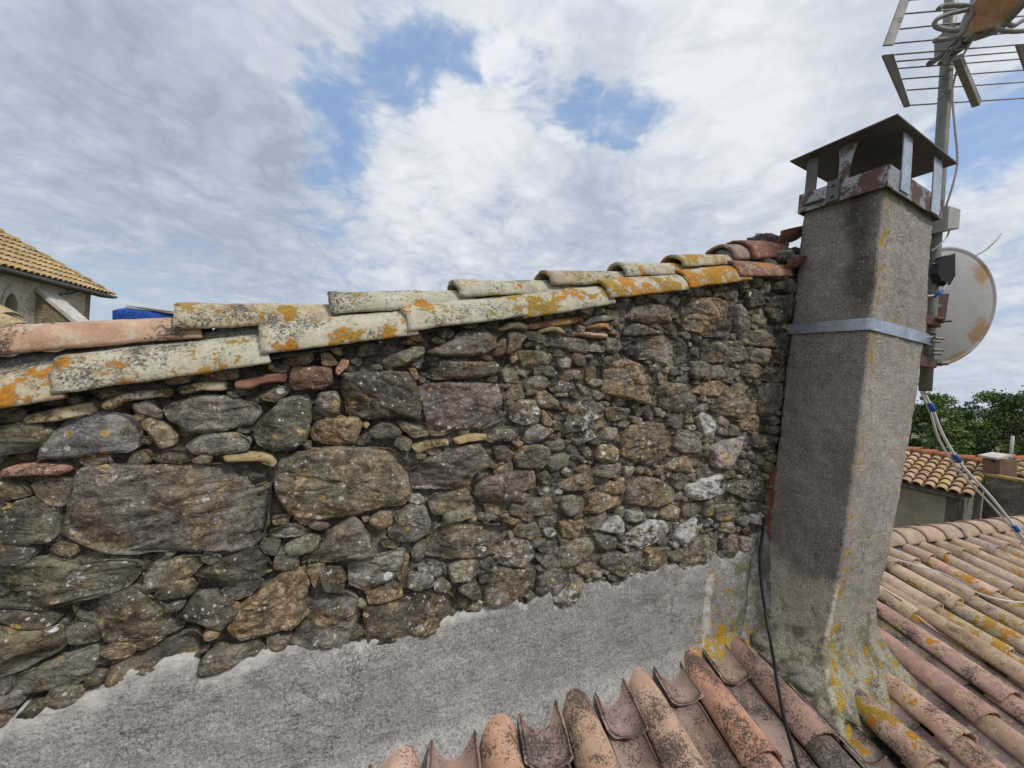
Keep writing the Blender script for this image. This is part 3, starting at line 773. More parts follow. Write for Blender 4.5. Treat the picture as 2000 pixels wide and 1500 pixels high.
# cement skirt
ss = np.r_[np.arange(-2.3, 2.75, .008)]; vv = np.linspace(0, 1, 95)
SS, VV = np.meshgrid(ss, vv, indexing='ij')
ZT = sk_top(SS)+fbm(np.stack([SS, SS*0, SS*0], -1), 24, 5, .72)*.011; ZB = -1.62
T_ = np.clip((VV-.03)/.97, 0, 1)
ZZ = ZT+(ZB-ZT)*T_; q3 = np.stack([SS, ZZ, SS*0+8.1], -1)
dep = (ZT-ZZ)
OO = .004+.017*(1-np.exp(-dep/.035))+.055*np.clip(dep/.5, 0, 2)**1.6+fbm(q3, 3.2, 3)*.010+fbm(q3, 17, 4, .55)*.0042*np.clip(1.4-dep*2, .4, 1.2)+fbm(q3, 90, 2)*.0011
OO = OO+.006*np.exp(-dep/.04)*fbm(q3, 32, 3)
OO = OO+.20*np.clip((SS-2.05)/.65, 0, 1)**2.2*np.clip((-.78-ZZ)/.5, 0, 1.1)      # sweeps out to the chimney foot
OO = OO+.035*np.clip((-1.335+.02*fbm(q3, 9, 3)-ZZ)/.06, 0, 2.)**1.2
OO[VV < .03] = -.06
fresh = .52*np.exp(-dep/.055)+.10*np.exp(-dep/.25)*(SS < .9)+.12*(SS < -.1)
st = W(1388, 1170, .05); fresh = fresh+.75*np.exp(-((SS-st[0]-.10*(ZZ-st[1]))/.045)**2)*np.clip((dep-.03)/.05, 0, 1)*np.clip((-.96-ZZ)/.05, 0, 1)
yel = .26*np.exp(-((SS-1.90)/.16)**2)+.27*np.exp(-((SS-2.12)/.16)**2)+.34*np.clip((SS-1.7)/.3, 0, 1)*np.exp(-((ZZ+1.36)/.10)**2)
yel = yel*np.clip(dep/.06, 0, 1)-.25*(SS < 1.4)
grn = .15*np.clip((SS-1.35)/.5, 0, 1)+.32*np.clip((SS-2.05)/.25, 0, 1)-.2*(SS < 1.2)
tn = np.ones(SS.shape+(3,))*np.array([.325, .315, .300]); tn = tn*(1-.22*np.clip((SS-.2)/1.8, 0, 1))[..., None]*np.array([1., .985, .965])
mesh_obj('cement_skirt', wp(SS, ZZ, OO).reshape(-1, 3), grid_faces(*SS.shape, flip=True), M_CEMENT, wall, tint=tn.reshape(-1, 3), mask=np.stack([fresh, grn, yel], -1).reshape(-1, 3))

# ------------------------------------------------------------------ clay barrel tiles
def tile_geo(P0, P1, up, r0, r1, half=80, th=.013, concave=False, na=15, nl=13, sd=0, rough=1., bow=0.):
    """P0, P1: middle of the two open ends on the bearing line; up: crown direction"""
    P0, P1 = np.asarray(P0, float), np.asarray(P1, float); jr = np.random.default_rng(sd+77); up = np.asarray(up, float)+jr.normal(size=3)*.035; ax = norm(P1-P0); up = norm(up-ax*(up@ax)); sd_ = np.cross(ax, up)
    hf = math.radians(half); phi = np.linspace(-hf, hf, na); tt = np.linspace(0, 1, nl)
    V = []
    for shell in (0, 1):
        g = np.zeros((nl, na, 3))
        for i, t in enumerate(tt):
            r = r0+(r1-r0)*t-(th if shell else 0); c = P0+(P1-P0)*t
            r_o = r0+(r1-r0)*t
            hgt = np.cos(phi)*r-math.cos(hf)*r_o
            if concave: hgt = -hgt
            g[i] = c+np.outer(np.sin(phi)*r, sd_)+np.outer(hgt+bow*math.sin(math.pi*t), up)
        V.append(g)
    V = np.stack(V); q = V.reshape(-1, 3)
    dv = np.stack([fbm(q+sd*3.1+7*j, 9, 2)*.0030+fbm(q+sd*1.7+5*j, 34, 3)*.0012 for j in range(3)], 1)*rough
    ends = np.zeros((2, nl, na)); ends[:, 0] = 1; ends[:, -1] = 1
    chip = (fbm(q+sd, 40, 3, .6)*.005+.010*np.minimum(0, fbm(q+sd*2.3, 15, 2)+.25)).reshape(2, nl, na)*ends
    q = q+dv+chip.reshape(-1, 1)*ax
    F = []; M = nl*na
    for i in range(nl-1):
        for j in range(na-1):
            a = i*na+j; f1 = (a, a+1, a+na+1, a+na); F.append(f1 if not concave else f1[::-1])
            f2 = tuple(x+M for x in f1[::-1]); F.append(f2 if not concave else f2[::-1])
    def strip(idx):
        for a, b in zip(idx[:-1], idx[1:]): F.append((a, a+M, b+M, b))
    strip([j for j in range(na)]); strip([(nl-1)*na+j for j in range(na)][::-1])
    strip([i*na for i in range(nl)][::-1]); strip([i*na+na-1 for i in range(nl)])
    return q, F
def add_tile(name, parent, tint, mask, *a, **kw):
    V, Fc = tile_geo(*a, **kw); o = mesh_obj(name, V, Fc, M_TILE, parent, tint=tint, mask=mask)
    return o
def autosmooth(o, ang=50):
    me = o.data
    bmv = np.ones(len(me.edges), bool)
    return o

# coping: front row
RAKE = norm(u*1.+k*.3096)
FR = [(-1.03, .30), (-.600, .268), (-.170, .258), (.248, .266), (.690, .29), (1.100, .255), (1.592, .275), (1.97, .19)]
FT = [((.46, .33, .22), (.45, .20, .25)), ((.45, .395, .285), (.33, .33, .45)), ((.44, .375, .275), (.38, .36, .40)), ((.45, .40, .30), (.40, .36, .42)),
      ((.45, .405, .32), (.46, .28, .42)), ((.43, .37, .28), (.49, .26, .40)), ((.42, .30, .20), (.60, .2, .30)), ((.25, .125, .085), (.36, .16, .0))]
FZ = [-.285, -.143, .004, .125, .236, .381, .520, .650]
for i, ((s, sl_), (tn, mk)) in enumerate(zip(FR, FT)):
    L = (.47 if i < 5 else .50) if i < 7 else .48
    a = norm(u+k*sl_); upt = norm(math.cos(math.radians(43))*norm(k-a*(k@a))+math.sin(math.radians(43))*n)
    sid = norm(np.cross(upt, a)); sid = sid if sid@n > 0 else -sid
    r0, r1 = .118, .104; hf = 42
    lo = wp(s, FZ[i], .052)                                   # lower front corner of the left end
    P0 = lo-r0*math.sin(math.radians(hf))*sid
    P1 = P0+a*L+sid*(r0-r1)*.4
    add_tile('coping_tile', wall, tn, mk, P0, P1, upt, r0, r1, half=hf, th=.015, sd=20+i, nl=22, na=18, rough=1.25)
# coping: top row
TR = [(-.80, .012, .232), (-.399, .138, .176), (.004, .243, .207), (.438, .367, .199), (.839, .484, .21), (1.244, .605, .215), (1.605, .721, .236)]
TT = [((.46, .29, .19), (.05, .22, .12)), ((.44, .35, .23), (.37, .26, .20)), ((.42, .38, .285), (.32, .34, .30)), ((.41, .375, .29), (.33, .36, .28)), ((.40, .32, .23), (.36, .36, .22)),
      ((.42, .36, .27), (.42, .3, .30)), ((.40, .32, .22), (.45, .26, .25))]
add_tile('coping_tile', wall, (.45, .31, .21), (.0, .1, .1), wp(-1.24, -.175, -.10), wp(-.74, -.05, -.10), k+.1*n, .088, .080, half=86, sd=40, nl=18)
for i, ((s, zc, sl_), (tn, mk)) in enumerate(zip(TR, TT)):
    a = norm(u+k*sl_); r0, r1 = .088, .074; up_ = norm(k+.12*n); hf = 78
    P0 = wp(s, zc, -.10)-k*(r0*(1-math.cos(math.radians(hf)))); P1 = P0+a*(.475 if i not in (2, 3, 4) else .52)
    add_tile('coping_tile', wall, tn, mk, P0, P1, up_, r0, r1, half=hf, th=.015, sd=50+i, nl=22, na=18, rough=1.2)
for j, (s, zc, r, L, tn) in enumerate([(2.005, .885, .112, .40, (.27, .19, .14)), (2.13, .940, .130, .38, (.22, .105, .075))]):
    a = norm(u+k*.24); P0 = wp(s, zc, -.12)-k*r
    o = add_tile('coping_tile', wall, tn, (-.2, .05, .0), P0, P0+a*L, norm(k+.15*n), r, r*.92, half=82, th=.016, sd=70+j, nl=14, na=20)
    o['label'] = 'clean red coping tile'
# broken red tiles and mortar against the chimney
for j, (s, z, off, L, tl, r) in enumerate([(2.40, .985, -.08, .26, .40, .10), (2.38, .80, .0, .18, .35, .08)]):
    P0 = wp(s, z, off); a = norm(u+k*tl)
    o = add_tile('broken_tile', wall, (.20, .095, .068), (.05, .2, 0), P0, P0+a*L, norm(k-.4*n), r, r*.9, half=60, th=.016, concave=True, sd=80+j)
# mortar bedding the coping
ss = np.arange(-2.3, 2.66, .009); prof = [(.035, -.006), (.012, .002), (-.012, .015), (-.032, .050), (-.040, .085), (-.046, .108), (-.060, .124), (-.10, .125), (-.16, .11), (-.20, .08), (-.24, .05), (-.30, -.02)]
pr = []
for t in np.linspace(0, len(prof)-1, 46):
    i = min(int(t), len(prof)-2); f = t-i; pr.append(np.array(prof[i])*(1-f)+np.array(prof[i+1])*f)
pr = np.array(pr); SS = np.repeat(ss[:, None], len(pr), 1); OFF = np.repeat(pr[None, :, 0], len(ss), 0); ZZ = cop_z(SS)+pr[None, :, 1]+.0
q3 = np.stack([SS, ZZ, OFF], -1); dn = (fbm(q3, 14, 4, .6)*.009+fbm(q3, 60, 3, .6)*.004)*np.clip((-.03-OFF)/.03, .15, 1)
mesh_obj('coping_mortar', wp(SS, ZZ+dn, OFF+dn*.8).reshape(-1, 3), grid_faces(*SS.shape), M_MORTAR2, wall)
def add_lump(mb, c, rad, sq=(1, 1, 1), sd=0):
    th = np.linspace(0, math.pi, 18); ph = np.linspace(0, 2*math.pi, 26)
    TH, PH = np.meshgrid(th, ph, indexing='ij'); d = np.stack([np.sin(TH)*np.cos(PH), np.sin(TH)*np.sin(PH), np.cos(TH)], -1)
    rr = rad*(1+.35*fbm(d+sd*2.7, 1.6, 4, .6)); L = d*rr[..., None]*np.array(sq)
    V = np.asarray(c)+L[..., 0, None]*u+L[..., 1, None]*n+L[..., 2, None]*k
    mb.add(V.reshape(-1, 3), grid_faces(*TH.shape).tolist())
for j, (s, z, off, r, sq) in enumerate([(2.46, .98, -.13, .09, (1.6, 1, .55)), (2.44, .86, -.03, .075, (1.3, 1, .6)), (2.32, .80, -.06, .07, (1.6, 1, .6)), (2.50, .90, -.12, .09, (.9, 1, .9)), (2.40, .74, -.05, .06, (1.8, 1, .6)),
                                            (-.45, .005, -.085, .05, (2.2, .8, .8)), (2.03, .80, -.10, .07, (.5, 1, .8)), (2.16, .84, -.12, .085, (.5, 1, .8))]):
    lump = MB(); add_lump(lump, wp(s, z, off), r, sq, j); lump.build('mortar_lump', M_MORTAR2, wall, True)
#@@PART3

# ------------------------------------------------------------------ chimney
M_GALV = make_metal_mat('galvanised_steel', rgb(.42, .47, .54), .42, .0, .75)
M_COLLAR = make_metal_mat('rusting_sheet_steel', rgb(.33, .34, .35), .45, .34, .6, (.070, .043, .036), 6)
M_HOOD = make_metal_mat('sooty_sheet_steel', rgb(.13, .125, .12), .55, .06, .5, (.075, .05, .035), 6)
M_RUST = make_metal_mat('rusty_iron', rgb(.14, .10, .09), .6, .3, .5, (.085, .047, .036), 14)
M_POLE = make_metal_mat('weathered_mast_steel', rgb(.20, .205, .18), .55, .06, .5, (.10, .075, .05), 12)
chim = thing('chimney', wp(2.85, -1.4, .2), 'square grey cement rendered chimney stack with yellow lichen and a rusty steel cowl', 'chimney')
CZ = [-1.75, -1.62, -1.48, -1.40, -1.33, -1.25, -1.15, -1.0, -.85, -.6, 0, .5, 1.19]
CS0 = [2.15, 2.22, 2.30, 2.345, 2.385, 2.42, 2.452, 2.478, 2.495, 2.515, 2.535, 2.545, 2.55]
COF = [.70, .62, .52, .455, .418, .394, .384, .386, .388, .388, .387, .389, .385]
CS1 = [3.30, 3.22, 3.10, 3.04, 3.005, 2.985, 2.98, 3.00, 3.03, 3.10, 3.19, 3.225, 3.175]
def ci(z, a): return np.interp(z, CZ, a)
def chimney_shaft():
    zs = np.arange(-1.75, 1.191, .012); V = []; per = []
    M = 190; rc = .007; T = []; MK = []
    for z in zs:
        s0, s1, f = ci(z, CS0), ci(z, CS1), ci(z, COF); b = .008
        pts = []
        cs = [(s0, b), (s0, f), (s1, f), (s1, b)]
        for i in range(4):
            p = np.array(cs[i]); pv = norm(np.array(cs[i-1])-p); nx = norm(np.array(cs[(i+1) % 4])-p)
            for t in np.linspace(0, 1, 5):
                pts.append(p+pv*rc*(1-t)**2+nx*rc*t**2)
        q = resample(np.array(pts), M); V.append(np.c_[q, np.full(M, z)])
    V = np.array(V)                                           # (nz, M, [s, off, z])
    c = np.stack([(ci(zs, CS0)+ci(zs, CS1))/2, (ci(zs, COF)+.008)/2], 1)
    out = V[..., :2]-c[:, None]; out /= np.linalg.norm(out, axis=2)[..., None]
    dsp = fbm(V, 3.0, 3)*.008+fbm(V, 16, 4, .6)*.0042+fbm(V, 80, 2, .6)*.0014
    V[..., :2] += out*dsp[..., None]
    s, f, z = V[..., 0], V[..., 1], V[..., 2]
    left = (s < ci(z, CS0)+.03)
    base = np.array([.298, .270, .236])*np.ones(s.shape+(3,))
    # weather stain next to the arris on the side face
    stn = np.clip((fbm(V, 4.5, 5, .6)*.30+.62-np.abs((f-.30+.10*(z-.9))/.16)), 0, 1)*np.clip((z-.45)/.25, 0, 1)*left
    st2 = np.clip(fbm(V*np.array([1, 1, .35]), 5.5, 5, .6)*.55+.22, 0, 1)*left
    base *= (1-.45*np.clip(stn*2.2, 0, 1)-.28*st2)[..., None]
    base *= np.where(left, .86, 1.08)[..., None]  # shade on side face and light on the others multiplied into the tint
    patch = np.clip((-.86-z+.10*fbm(V, 5, 4)+.06*np.sin(s*9))*14, 0, 1)
    tanp = np.array([.46, .41, .31]); grey = np.array([.29, .272, .215])
    base = base*(1-patch[..., None])+np.where(left[..., None], tanp, grey)*patch[..., None]*1.0
    fr = .34*patch*left-.1
    gr = -.25+np.clip((-.98-z)/.28, 0, 1)*.60+patch*.10*np.clip(np.abs(f-.2)/.18, 0, 1)*left
    arr = np.exp(-((s-ci(z, CS0)-.06)/.05)**2)*(f > .34)
    yl = .03+.26*arr+.17*(~left)+.19*np.clip((-1.2-z)/.14, 0, 1)*(~left)+.05*(z > .6)*left-.12*patch*left
    Vw = wp(s, z, f).reshape(-1, 3); nz = len(zs); F = []
    for i in range(nz-1):
        for j in range(M):
            F.append((i*M+j, i*M+(j+1) % M, (i+1)*M+(j+1) % M, (i+1)*M+j))
    F.append(tuple((nz-1)*M+j for j in range(M)))
    F = [q[::-1] for q in F] if _flip(Vw, F[5000], wp(2.85, Vw[F[5000][0]][2], .16)) else F
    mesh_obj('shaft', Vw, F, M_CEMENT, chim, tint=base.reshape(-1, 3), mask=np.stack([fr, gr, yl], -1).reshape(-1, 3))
def _flip(V, f, c):
    a, b, d = V[f[0]], V[f[1]], V[f[2]]; return np.dot(np.cross(b-a, d-a), (a+d)/2-np.asarray(c)) < 0
chimney_shaft()
def wbox(mb, s0, s1, o0, o1, z0, z1, **kw):
    return mb.box(wp((s0+s1)/2, (z0+z1)/2, (o0+o1)/2), u*(s1-s0)/2, n*(o1-o0)/2, k*(z1-z0)/2, **kw)
A0, A1, B0, B1 = 2.522, 3.205, -.008, .412
col = MB(); th = .006; zt, zb = 1.262, 1.150
wbox(col, A0, A1, B1-th, B1, zb, zt); wbox(col, A0, A1, B0, B0+th, zb, zt)
wbox(col, A0, A0+th, B0+th+.001, B1-th-.001, zb, zt); wbox(col, A1-th, A1, B0+th+.001, B1-th-.001, zb, zt)
wbox(col, A0+th+.001, A1-th-.001, B0+th+.001, B1-th-.001, 1.196, 1.204)
cl_ = col.build('collar', M_COLLAR, chim)
bd = MB(); wbox(bd, A0-.016, A0-.001, .145, .205, zb+.004, zt+.012); wbox(bd, A0-.022, A0-.001, .03, .13, zb+.03, zb+.038)
for zz in (zb+.03, zt-.02): bd.tube([wp(A0-.03, zz, .175), wp(A0-.010, zz, .175)], .007, 8)
bd.build('clamp_plate', M_HOOD, chim)
hood = MB(); hz = 1.478; e = .055
hp = [wp(A0-e*.8, hz, B1+e*.5), wp(A1+e*.9, hz+.004, B1+e*.5), wp(A1+e*.9, hz, B0-e*.9), wp(A0-e*.8, hz-.004, B0-e*.9)]
hood.prism(hp, k*.007); hood.build('cowl_plate', M_HOOD, chim)
def strip_leg(p0, p1, wd, flare=0.):
    mb = MB(); m = 9; L = []
    for t in np.linspace(0, 1, m):
        c = p0*(1-t)+p1*t; w_ = wd*(1+flare*t**3); L.append((c, w_))
    return L
def leg(s, o_, ax, wd, flare, mat, dz=0, lean=0):
    mb = MB(); m = 10; nrm_ = n if ax is u else u
    V = []
    for t in np.linspace(0, 1, m):
        c = wp(s, 1.215-dz+(hz-.004-1.215+dz)*t, o_)+nrm_*lean*t**2; w_ = wd*(1+flare*t**3)
        for q in (-1, 1):
            for h in (-1, 1): V.append(c+ax*q*w_/2+nrm_*h*.0025)
    F = []
    for i in range(m-1):
        a = i*4
        for x, y in ((0, 1), (1, 3), (3, 2), (2, 0)): F.append((a+x, a+y, a+4+y, a+4+x))
    F += [(0, 2, 3, 1), (m*4-4, m*4-3, m*4-1, m*4-2)]
    mb.add(V, F); mb.build('leg', mat, chim)
leg(A0+.010, .21, n, .050, .9, M_COLLAR, lean=.02); leg(2.70, B1+.004, u, .10, .05, M_GALV, dz=.05, lean=-.01)
leg(3.09, B1+.004, u, .11, .05, M_GALV, dz=.06, lean=-.01); leg(A0+.012, .045, n, .06, 0, M_HOOD); leg(2.95, B0+.004, u, .06, 0, M_HOOD)
flue = MB(); wbox(flue, 2.64, 3.06, .03, .30, 1.2045, 1.31); flue.build('flue_top', M_HOOD, chim)
M_BRK = make_plain('red_brick', rgb(.19, .075, .05), .9, .3, 20, .4)
for z, h, o_ in ((-.60, .10, .012), (-.745, .085, .01), (-.46, .11, .004), (-.83, .06, .02)):
    rb = MB(); wbox(rb, 2.495, 2.545, -.05, .016+o_, z-h/2, z+h/2); rb.build('exposed_brick', M_BRK, chim)

# ------------------------------------------------------------------ near tiled roofs
def rock(c, j): return np.asarray(c)*(1+random.uniform(-j, j))*np.array([1, 1+random.uniform(-.05, .05), 1+random.uniform(-.07, .07)])
fg_up = np.array([math.sin(math.radians(-12.5))*math.cos(math.radians(12)), math.cos(math.radians(-12.5))*math.cos(math.radians(12)), math.sin(math.radians(12))])
fg_n = norm(np.cross(u, fg_up)); FG0 = wp(0., -1.40, .05)
def fgp(s, t, h=0.): return FG0+u*s-fg_up*t+fg_n*h
roof = thing('tiled_roof', fgp(1.5, .6, -.1), 'weathered salmon clay barrel tile roof below the stone wall, its top edge set in cement', 'roof')
bed = MB(); bed.prism([fgp(-2.2, 3.4, -.055), fgp(4.6, 3.4, -.055), fgp(4.6, -.05, -.055), fgp(-2.2, -.05, -.055)], -fg_n*.12)
bed.build('roof_bed', M_MORTAR, roof)
SAL = [(.47, .295, .215), (.45, .285, .215), (.42, .265, .20), (.47, .28, .195), (.39, .26, .20), (.45, .30, .23)]
cs = [-1.90, -1.53, -1.15, -.78, -.41, -.03, .335, .72, 1.09, 1.46, 1.825, 2.20, 2.655, 2.985, 3.33, 3.68, 4.05]
side = norm(u-fg_up*(u@fg_up))
for i, s in enumerate(cs):
    st0 = random.uniform(-.24, -.20)
    if s > 2.5 and s < 3.2: st0 = .30
    first_end = .50+random.uniform(-.01, .04) if s < 2.5 else .775
    tt = st0; endp = first_end; rowi = 0
    while tt < 2.2:
        tn = rock(SAL[(i*3+rowi*2) % 6], .08); mk = [-.02, .40 if s < 2.1 else .16, -.3]
        if abs(s-1.825) < .02 and rowi == 0: tn = np.array([.50, .27, .18]); mk = [.0, .52, -.3]
        if abs(s-1.46) < .02 and rowi == 0: tn = np.array([.50, .33, .24]); mk = [-.03, .46, -.3]
        if abs(s-2.2) < .02: tn = np.array([.33, .205, .155]) if rowi == 0 else np.array([.22, .17, .13]); mk = [.10, .46, -.3]
        if s > 2.5: mk = [.26, .30, -.3]; tn = rock((.36, .225, .16), .06)
        if abs(s-2.655) < .02: mk = [.44, .36, -.3]
        if abs(s-2.985) < .02: mk = [.30, .30, -.3]; tn = rock((.43, .25, .18), .04)
        lift = .0+.010
        add_tile('cover_tile', roof, tn, mk, fgp(s+random.uniform(-.006, .006), tt, lift-.012-.012*(rowi == 0)), fgp(s+random.uniform(-.008, .008), endp, lift+.010), fg_n,
                 (.072 if rowi == 0 else .088), .106, half=72, th=.014, sd=100+i*7+rowi, na=18, nl=20, rough=1.2)
        tt = endp-.06; endp += .455; rowi += 1
    # concave pans between the covers
    s2 = s+(.372 if i+1 >= len(cs) else cs[i+1]-s)/2
    if s2 > 4.1: continue
    pe = [.20, .64, 1.10, 1.56, 2.0]; pb = -.16
    pe = [q+random.uniform(-.03, .03) for q in pe]
    if s > 2.1: pe[0] = .13
    for r_, q in enumerate(pe):
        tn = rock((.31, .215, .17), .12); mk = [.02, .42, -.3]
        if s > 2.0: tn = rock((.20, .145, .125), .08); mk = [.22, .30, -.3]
        tn0 = tn*1.0
        w0, w1 = (.112, .114) if r_ == 0 else (.112, .098)
        up_h = .040 if r_ == 0 else .004
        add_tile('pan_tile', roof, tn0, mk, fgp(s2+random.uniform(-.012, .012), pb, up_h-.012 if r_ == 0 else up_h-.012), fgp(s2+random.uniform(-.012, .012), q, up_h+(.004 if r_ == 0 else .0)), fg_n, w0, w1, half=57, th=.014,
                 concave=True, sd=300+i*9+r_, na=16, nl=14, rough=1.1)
        pb = q-.06
# cement lumps sealing the chimney foot and the tile heads
seal = MB()
for j, (s, t, h, r, sq) in enumerate([(2.44, .22, .0, .15, (.9, 1, .55)), (2.60, .33, .0, .14, (1, .9, .5)), (2.80, .36, -.01, .14, (1, .8, .5)), (2.95, .34, -.01, .11, (.8, .9, .6)), (2.36, .06, .0, .12, (.8, .9, .7)), (2.50, .42, -.02, .10, (.8, 1, .5))]):
    add_lump(seal, fgp(s, t, h), r, sq, j+30)
nv_ = sum(len(q) for q in seal.v)
seal.t = [np.tile((.19, .178, .14), (nv_, 1))]; seal.m = [np.tile((-.2, .22, .22), (nv_, 1))]
seal.build('cement_seal', M_CEMENT, roof, True)

R_E = np.array([math.sin(math.radians(69)), math.cos(math.radians(69)), 0])
rr_up = np.array([math.sin(math.radians(-21.5))*math.cos(math.radians(16)), math.cos(math.radians(-21.5))*math.cos(math.radians(16)), math.sin(math.radians(16))])
rr_n = norm(np.cross(R_E, rr_up)); RR0 = np.array([3.918, 3.807, -1.30])
def rrp(q, t, h=0.): return RR0+R_E*q-rr_up*t+rr_n*h
roof2 = thing('tiled_roof', rrp(0, .8, -.1), 'pink and mustard lichened clay tile roof with a ridge, right of the chimney', 'roof')
bed = MB(); bed.prism([rrp(-1.62, 1.12, -.075), rrp(4.6, 3.0, -.075), rrp(4.6, -.08, -.075), rrp(-1.62, -.08, -.075)], -rr_n*.05)
bed.build('roof_bed', M_MORTAR, roof2)
PK = [(.44, .29, .20), (.41, .275, .19), (.42, .30, .21), (.35, .255, .19), (.45, .29, .195), (.38, .28, .20)]
cols = [-1.50+.297*i for i in range(20)]
for i, q in enumerate(cols):
    joints = [.30+.0*i, .690, 1.065, 1.45, 1.84, 2.23]
    if i == 0: joints = [.32, .73, 1.16]
    jj = [x+random.uniform(-.015, .015) for x in joints]
    if i > 8: jj = jj[:5]
    a = .10
    qj = q+random.uniform(-.008, .008)
    for r_, b_ in enumerate(jj):
        tn = rock(PK[(i*5+r_*3) % 6], .07); mk = [.0, .12, -.2]
        if r_ == 1: mk = [.24 if i < 3 else .36, .12, -.2]
        if r_ >= 2: mk = [.44, .2, -.2]; tn = rock((.39, .28, .19), .06)
        if r_ >= 3: mk = [.42, .28, -.2]
        if r_ == 0 and i > 4: mk = [random.choice([0, .3]), .06, -.2]
        if i == 0 and r_ == 2: mk = [.10, .16, -.2]
        add_tile('cover_tile', roof2, tn, mk, rrp(qj+random.uniform(-.006, .006), a, -.022+.006), rrp(qj+random.uniform(-.006, .006), b_, .006), rr_n, .078, .096, half=85, th=.014,
                 sd=500+i*11+r_, na=16, nl=13, rough=1.1)
        a = b_-.07
    if i < 16:
        a = .0
        for r_, b_ in enumerate([.45, .88, 1.30, 1.75]):
            if i < 1 and r_ > 1: continue
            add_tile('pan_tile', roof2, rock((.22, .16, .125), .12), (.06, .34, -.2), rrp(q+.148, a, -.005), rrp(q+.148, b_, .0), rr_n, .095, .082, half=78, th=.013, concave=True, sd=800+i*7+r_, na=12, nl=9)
            a = b_-.06
# doubled edge tile that sits on the first row, with its mortar plug
add_tile('cover_tile', roof2, (.40, .235, .165), (.06, .14, -.2), rrp(-1.50, .66, .012), rrp(-1.50, 1.18, .030), rr_n, .088, .104, half=88, th=.015, sd=990, na=18, nl=20, rough=1.2)['label'] = 'edge tile with mossy lower end'
pl = MB(); add_lump(pl, rrp(-1.50, 1.165, .05), .075, (1, .45, .75), 61); add_lump(pl, rrp(-1.56, 1.15, .0), .05, (1, .6, .8), 62)
nv_ = sum(len(q) for q in pl.v); pl.t = [np.tile((.20, .18, .12), (nv_, 1))]; pl.m = [np.tile((-.2, .2, .2), (nv_, 1))]
pl.build('mortar_plug', M_CEMENT, roof2, True)
dr = MB(); dr.prism([rrp(-1.60, .50, -.08), rrp(-1.60, 1.16, -.08), rrp(-1.60, 1.16, .012), rrp(-1.60, .50, .012)], R_E*.10)
dr.build('edge_mortar', M_MORTAR, roof2)
RID = norm(at_z(2000, 1014, -1.22)-at_z(1745, 1042, -1.22))
RID0 = at_z(1745, 1042, -1.225)
for i in range(14):
    p = RID0+RID*(-.74+.365*i)-k*.070
    add_tile('ridge_tile', roof2, rock(PK[(i*2+1) % 6], .08), (-.02 if i % 3 else .08, .06, -.2), p+RID*.43+k*.004, p-k*.006+k*.018, k, .112, .132, half=78, th=.018, sd=1000+i, na=18, nl=10, rough=1.1)
rm = MB(); L = []
ss = np.arange(-1., 4.6, .02); ph = np.linspace(-1, 1, 9)
SSg, PH = np.meshgrid(ss, ph, indexing='ij'); prp = norm(np.cross(RID, k))
G = RID0-k*.10+SSg[..., None]*RID+(PH*.145)[..., None]*prp+((1-PH**2)*.06-.02)[..., None]*k
G = G+(fbm(G, 18, 3)*.014)[..., None]*k
rm.add(G.reshape(-1, 3), grid_faces(*SSg.shape, flip=True).tolist()); rm.build('ridge_mortar', M_MORTAR2, roof2, True)
# far slope of the same roof
fs = MB(); fs.prism([RID0-RID*1.-k*.10, RID0+RID*4.6-k*.10, RID0+RID*4.6-k*2.0-prp*(-2.4 if prp[1] > 0 else 2.4), RID0-RID*1.-k*2.0-prp*(-2.4 if prp[1] > 0 else 2.4)], -k*.05)
fs.build('far_slope', M_MORTAR, roof2)

# ------------------------------------------------------------------ aerial mast, aerial, dish
MD = 2.45
AD_ = at_depth
M_ALU = make_metal_mat('dull_aluminium', rgb(.26, .255, .235), .75, .0, .15)
M_ROD = make_metal_mat('aerial_rod', rgb(.27, .25, .26), .5, .0, .6)
M_PLAS = make_plain('grey_plastic', rgb(.36, .36, .33), .6, .12)
M_WHITE = make_plain('white_cable', rgb(.62, .61, .58), .55, .08)
M_BLUE = make_plain('blue_tape', rgb(.02, .105, .38), .5, .1)
M_BLACK = make_plain('black_plastic', rgb(.012, .013, .015), .4, .2)
PB, PT = at_depth(1807, 764, MD), at_depth(1862, -70, MD)
mast = thing('aerial_mast', PB, 'grey steel aerial mast pole clamped to the chimney by a steel strap', 'pole')
pol = MB(); pol.tube([PB+(PT-PB)*t for t in np.linspace(0, 1, 6)], .031, 18); pol.build('pole', M_POLE, mast, True)
def pole_at(y): return PB+(PT-PB)*(764-y)/834.
stp = MB(); zb, zt = .412, .474; g = .010
def strap_pts():
    P = []
    for z in (zb, zt):
        s0, s1, f = ci(z, CS0)-g, ci(z, CS1)+.075, ci(z, COF)+g
        P.append([wp(s0, z, -.05), wp(s0, z, f-.02), wp(s0+.004, z, f-.006), wp(s0+.02, z, f), wp(s1, z+.006, f)])
    return np.array(P)
SP = strap_pts(); V = np.concatenate([SP[0], SP[1]]); m_ = SP.shape[1]
off_ = np.array([-u, norm(-u*.8+n*.6), norm(n-u), norm(n*.8-u*.6), n])*.003
V2 = np.concatenate([SP[0]-off_*2, SP[1]-off_*2]); VV_ = np.r_[V, V2]; F = []
for i in range(m_-1): F += [(i, i+1, m_+i+1, m_+i), (2*m_+i+1, 2*m_+i, 3*m_+i, 3*m_+i+1), (m_+i, m_+i+1, 3*m_+i+1, 3*m_+i), (i+1, i, 2*m_+i, 2*m_+i+1)]
F += [(m_-1, 3*m_-1, 4*m_-1, 2*m_-1), (0, m_, 3*m_, 2*m_)]
stp.add(V, []) if False else None
stp.add(VV_, F); stp.build('strap', M_GALV, mast)
fx = MB(); f0 = [AD_(x, y, 2.345) for x, y in ((1787, 606), (1805, 609), (1800, 718), (1782, 711))]
fx.prism(f0, fwd*.012); fx.build('wall_plate', M_RUST, mast)
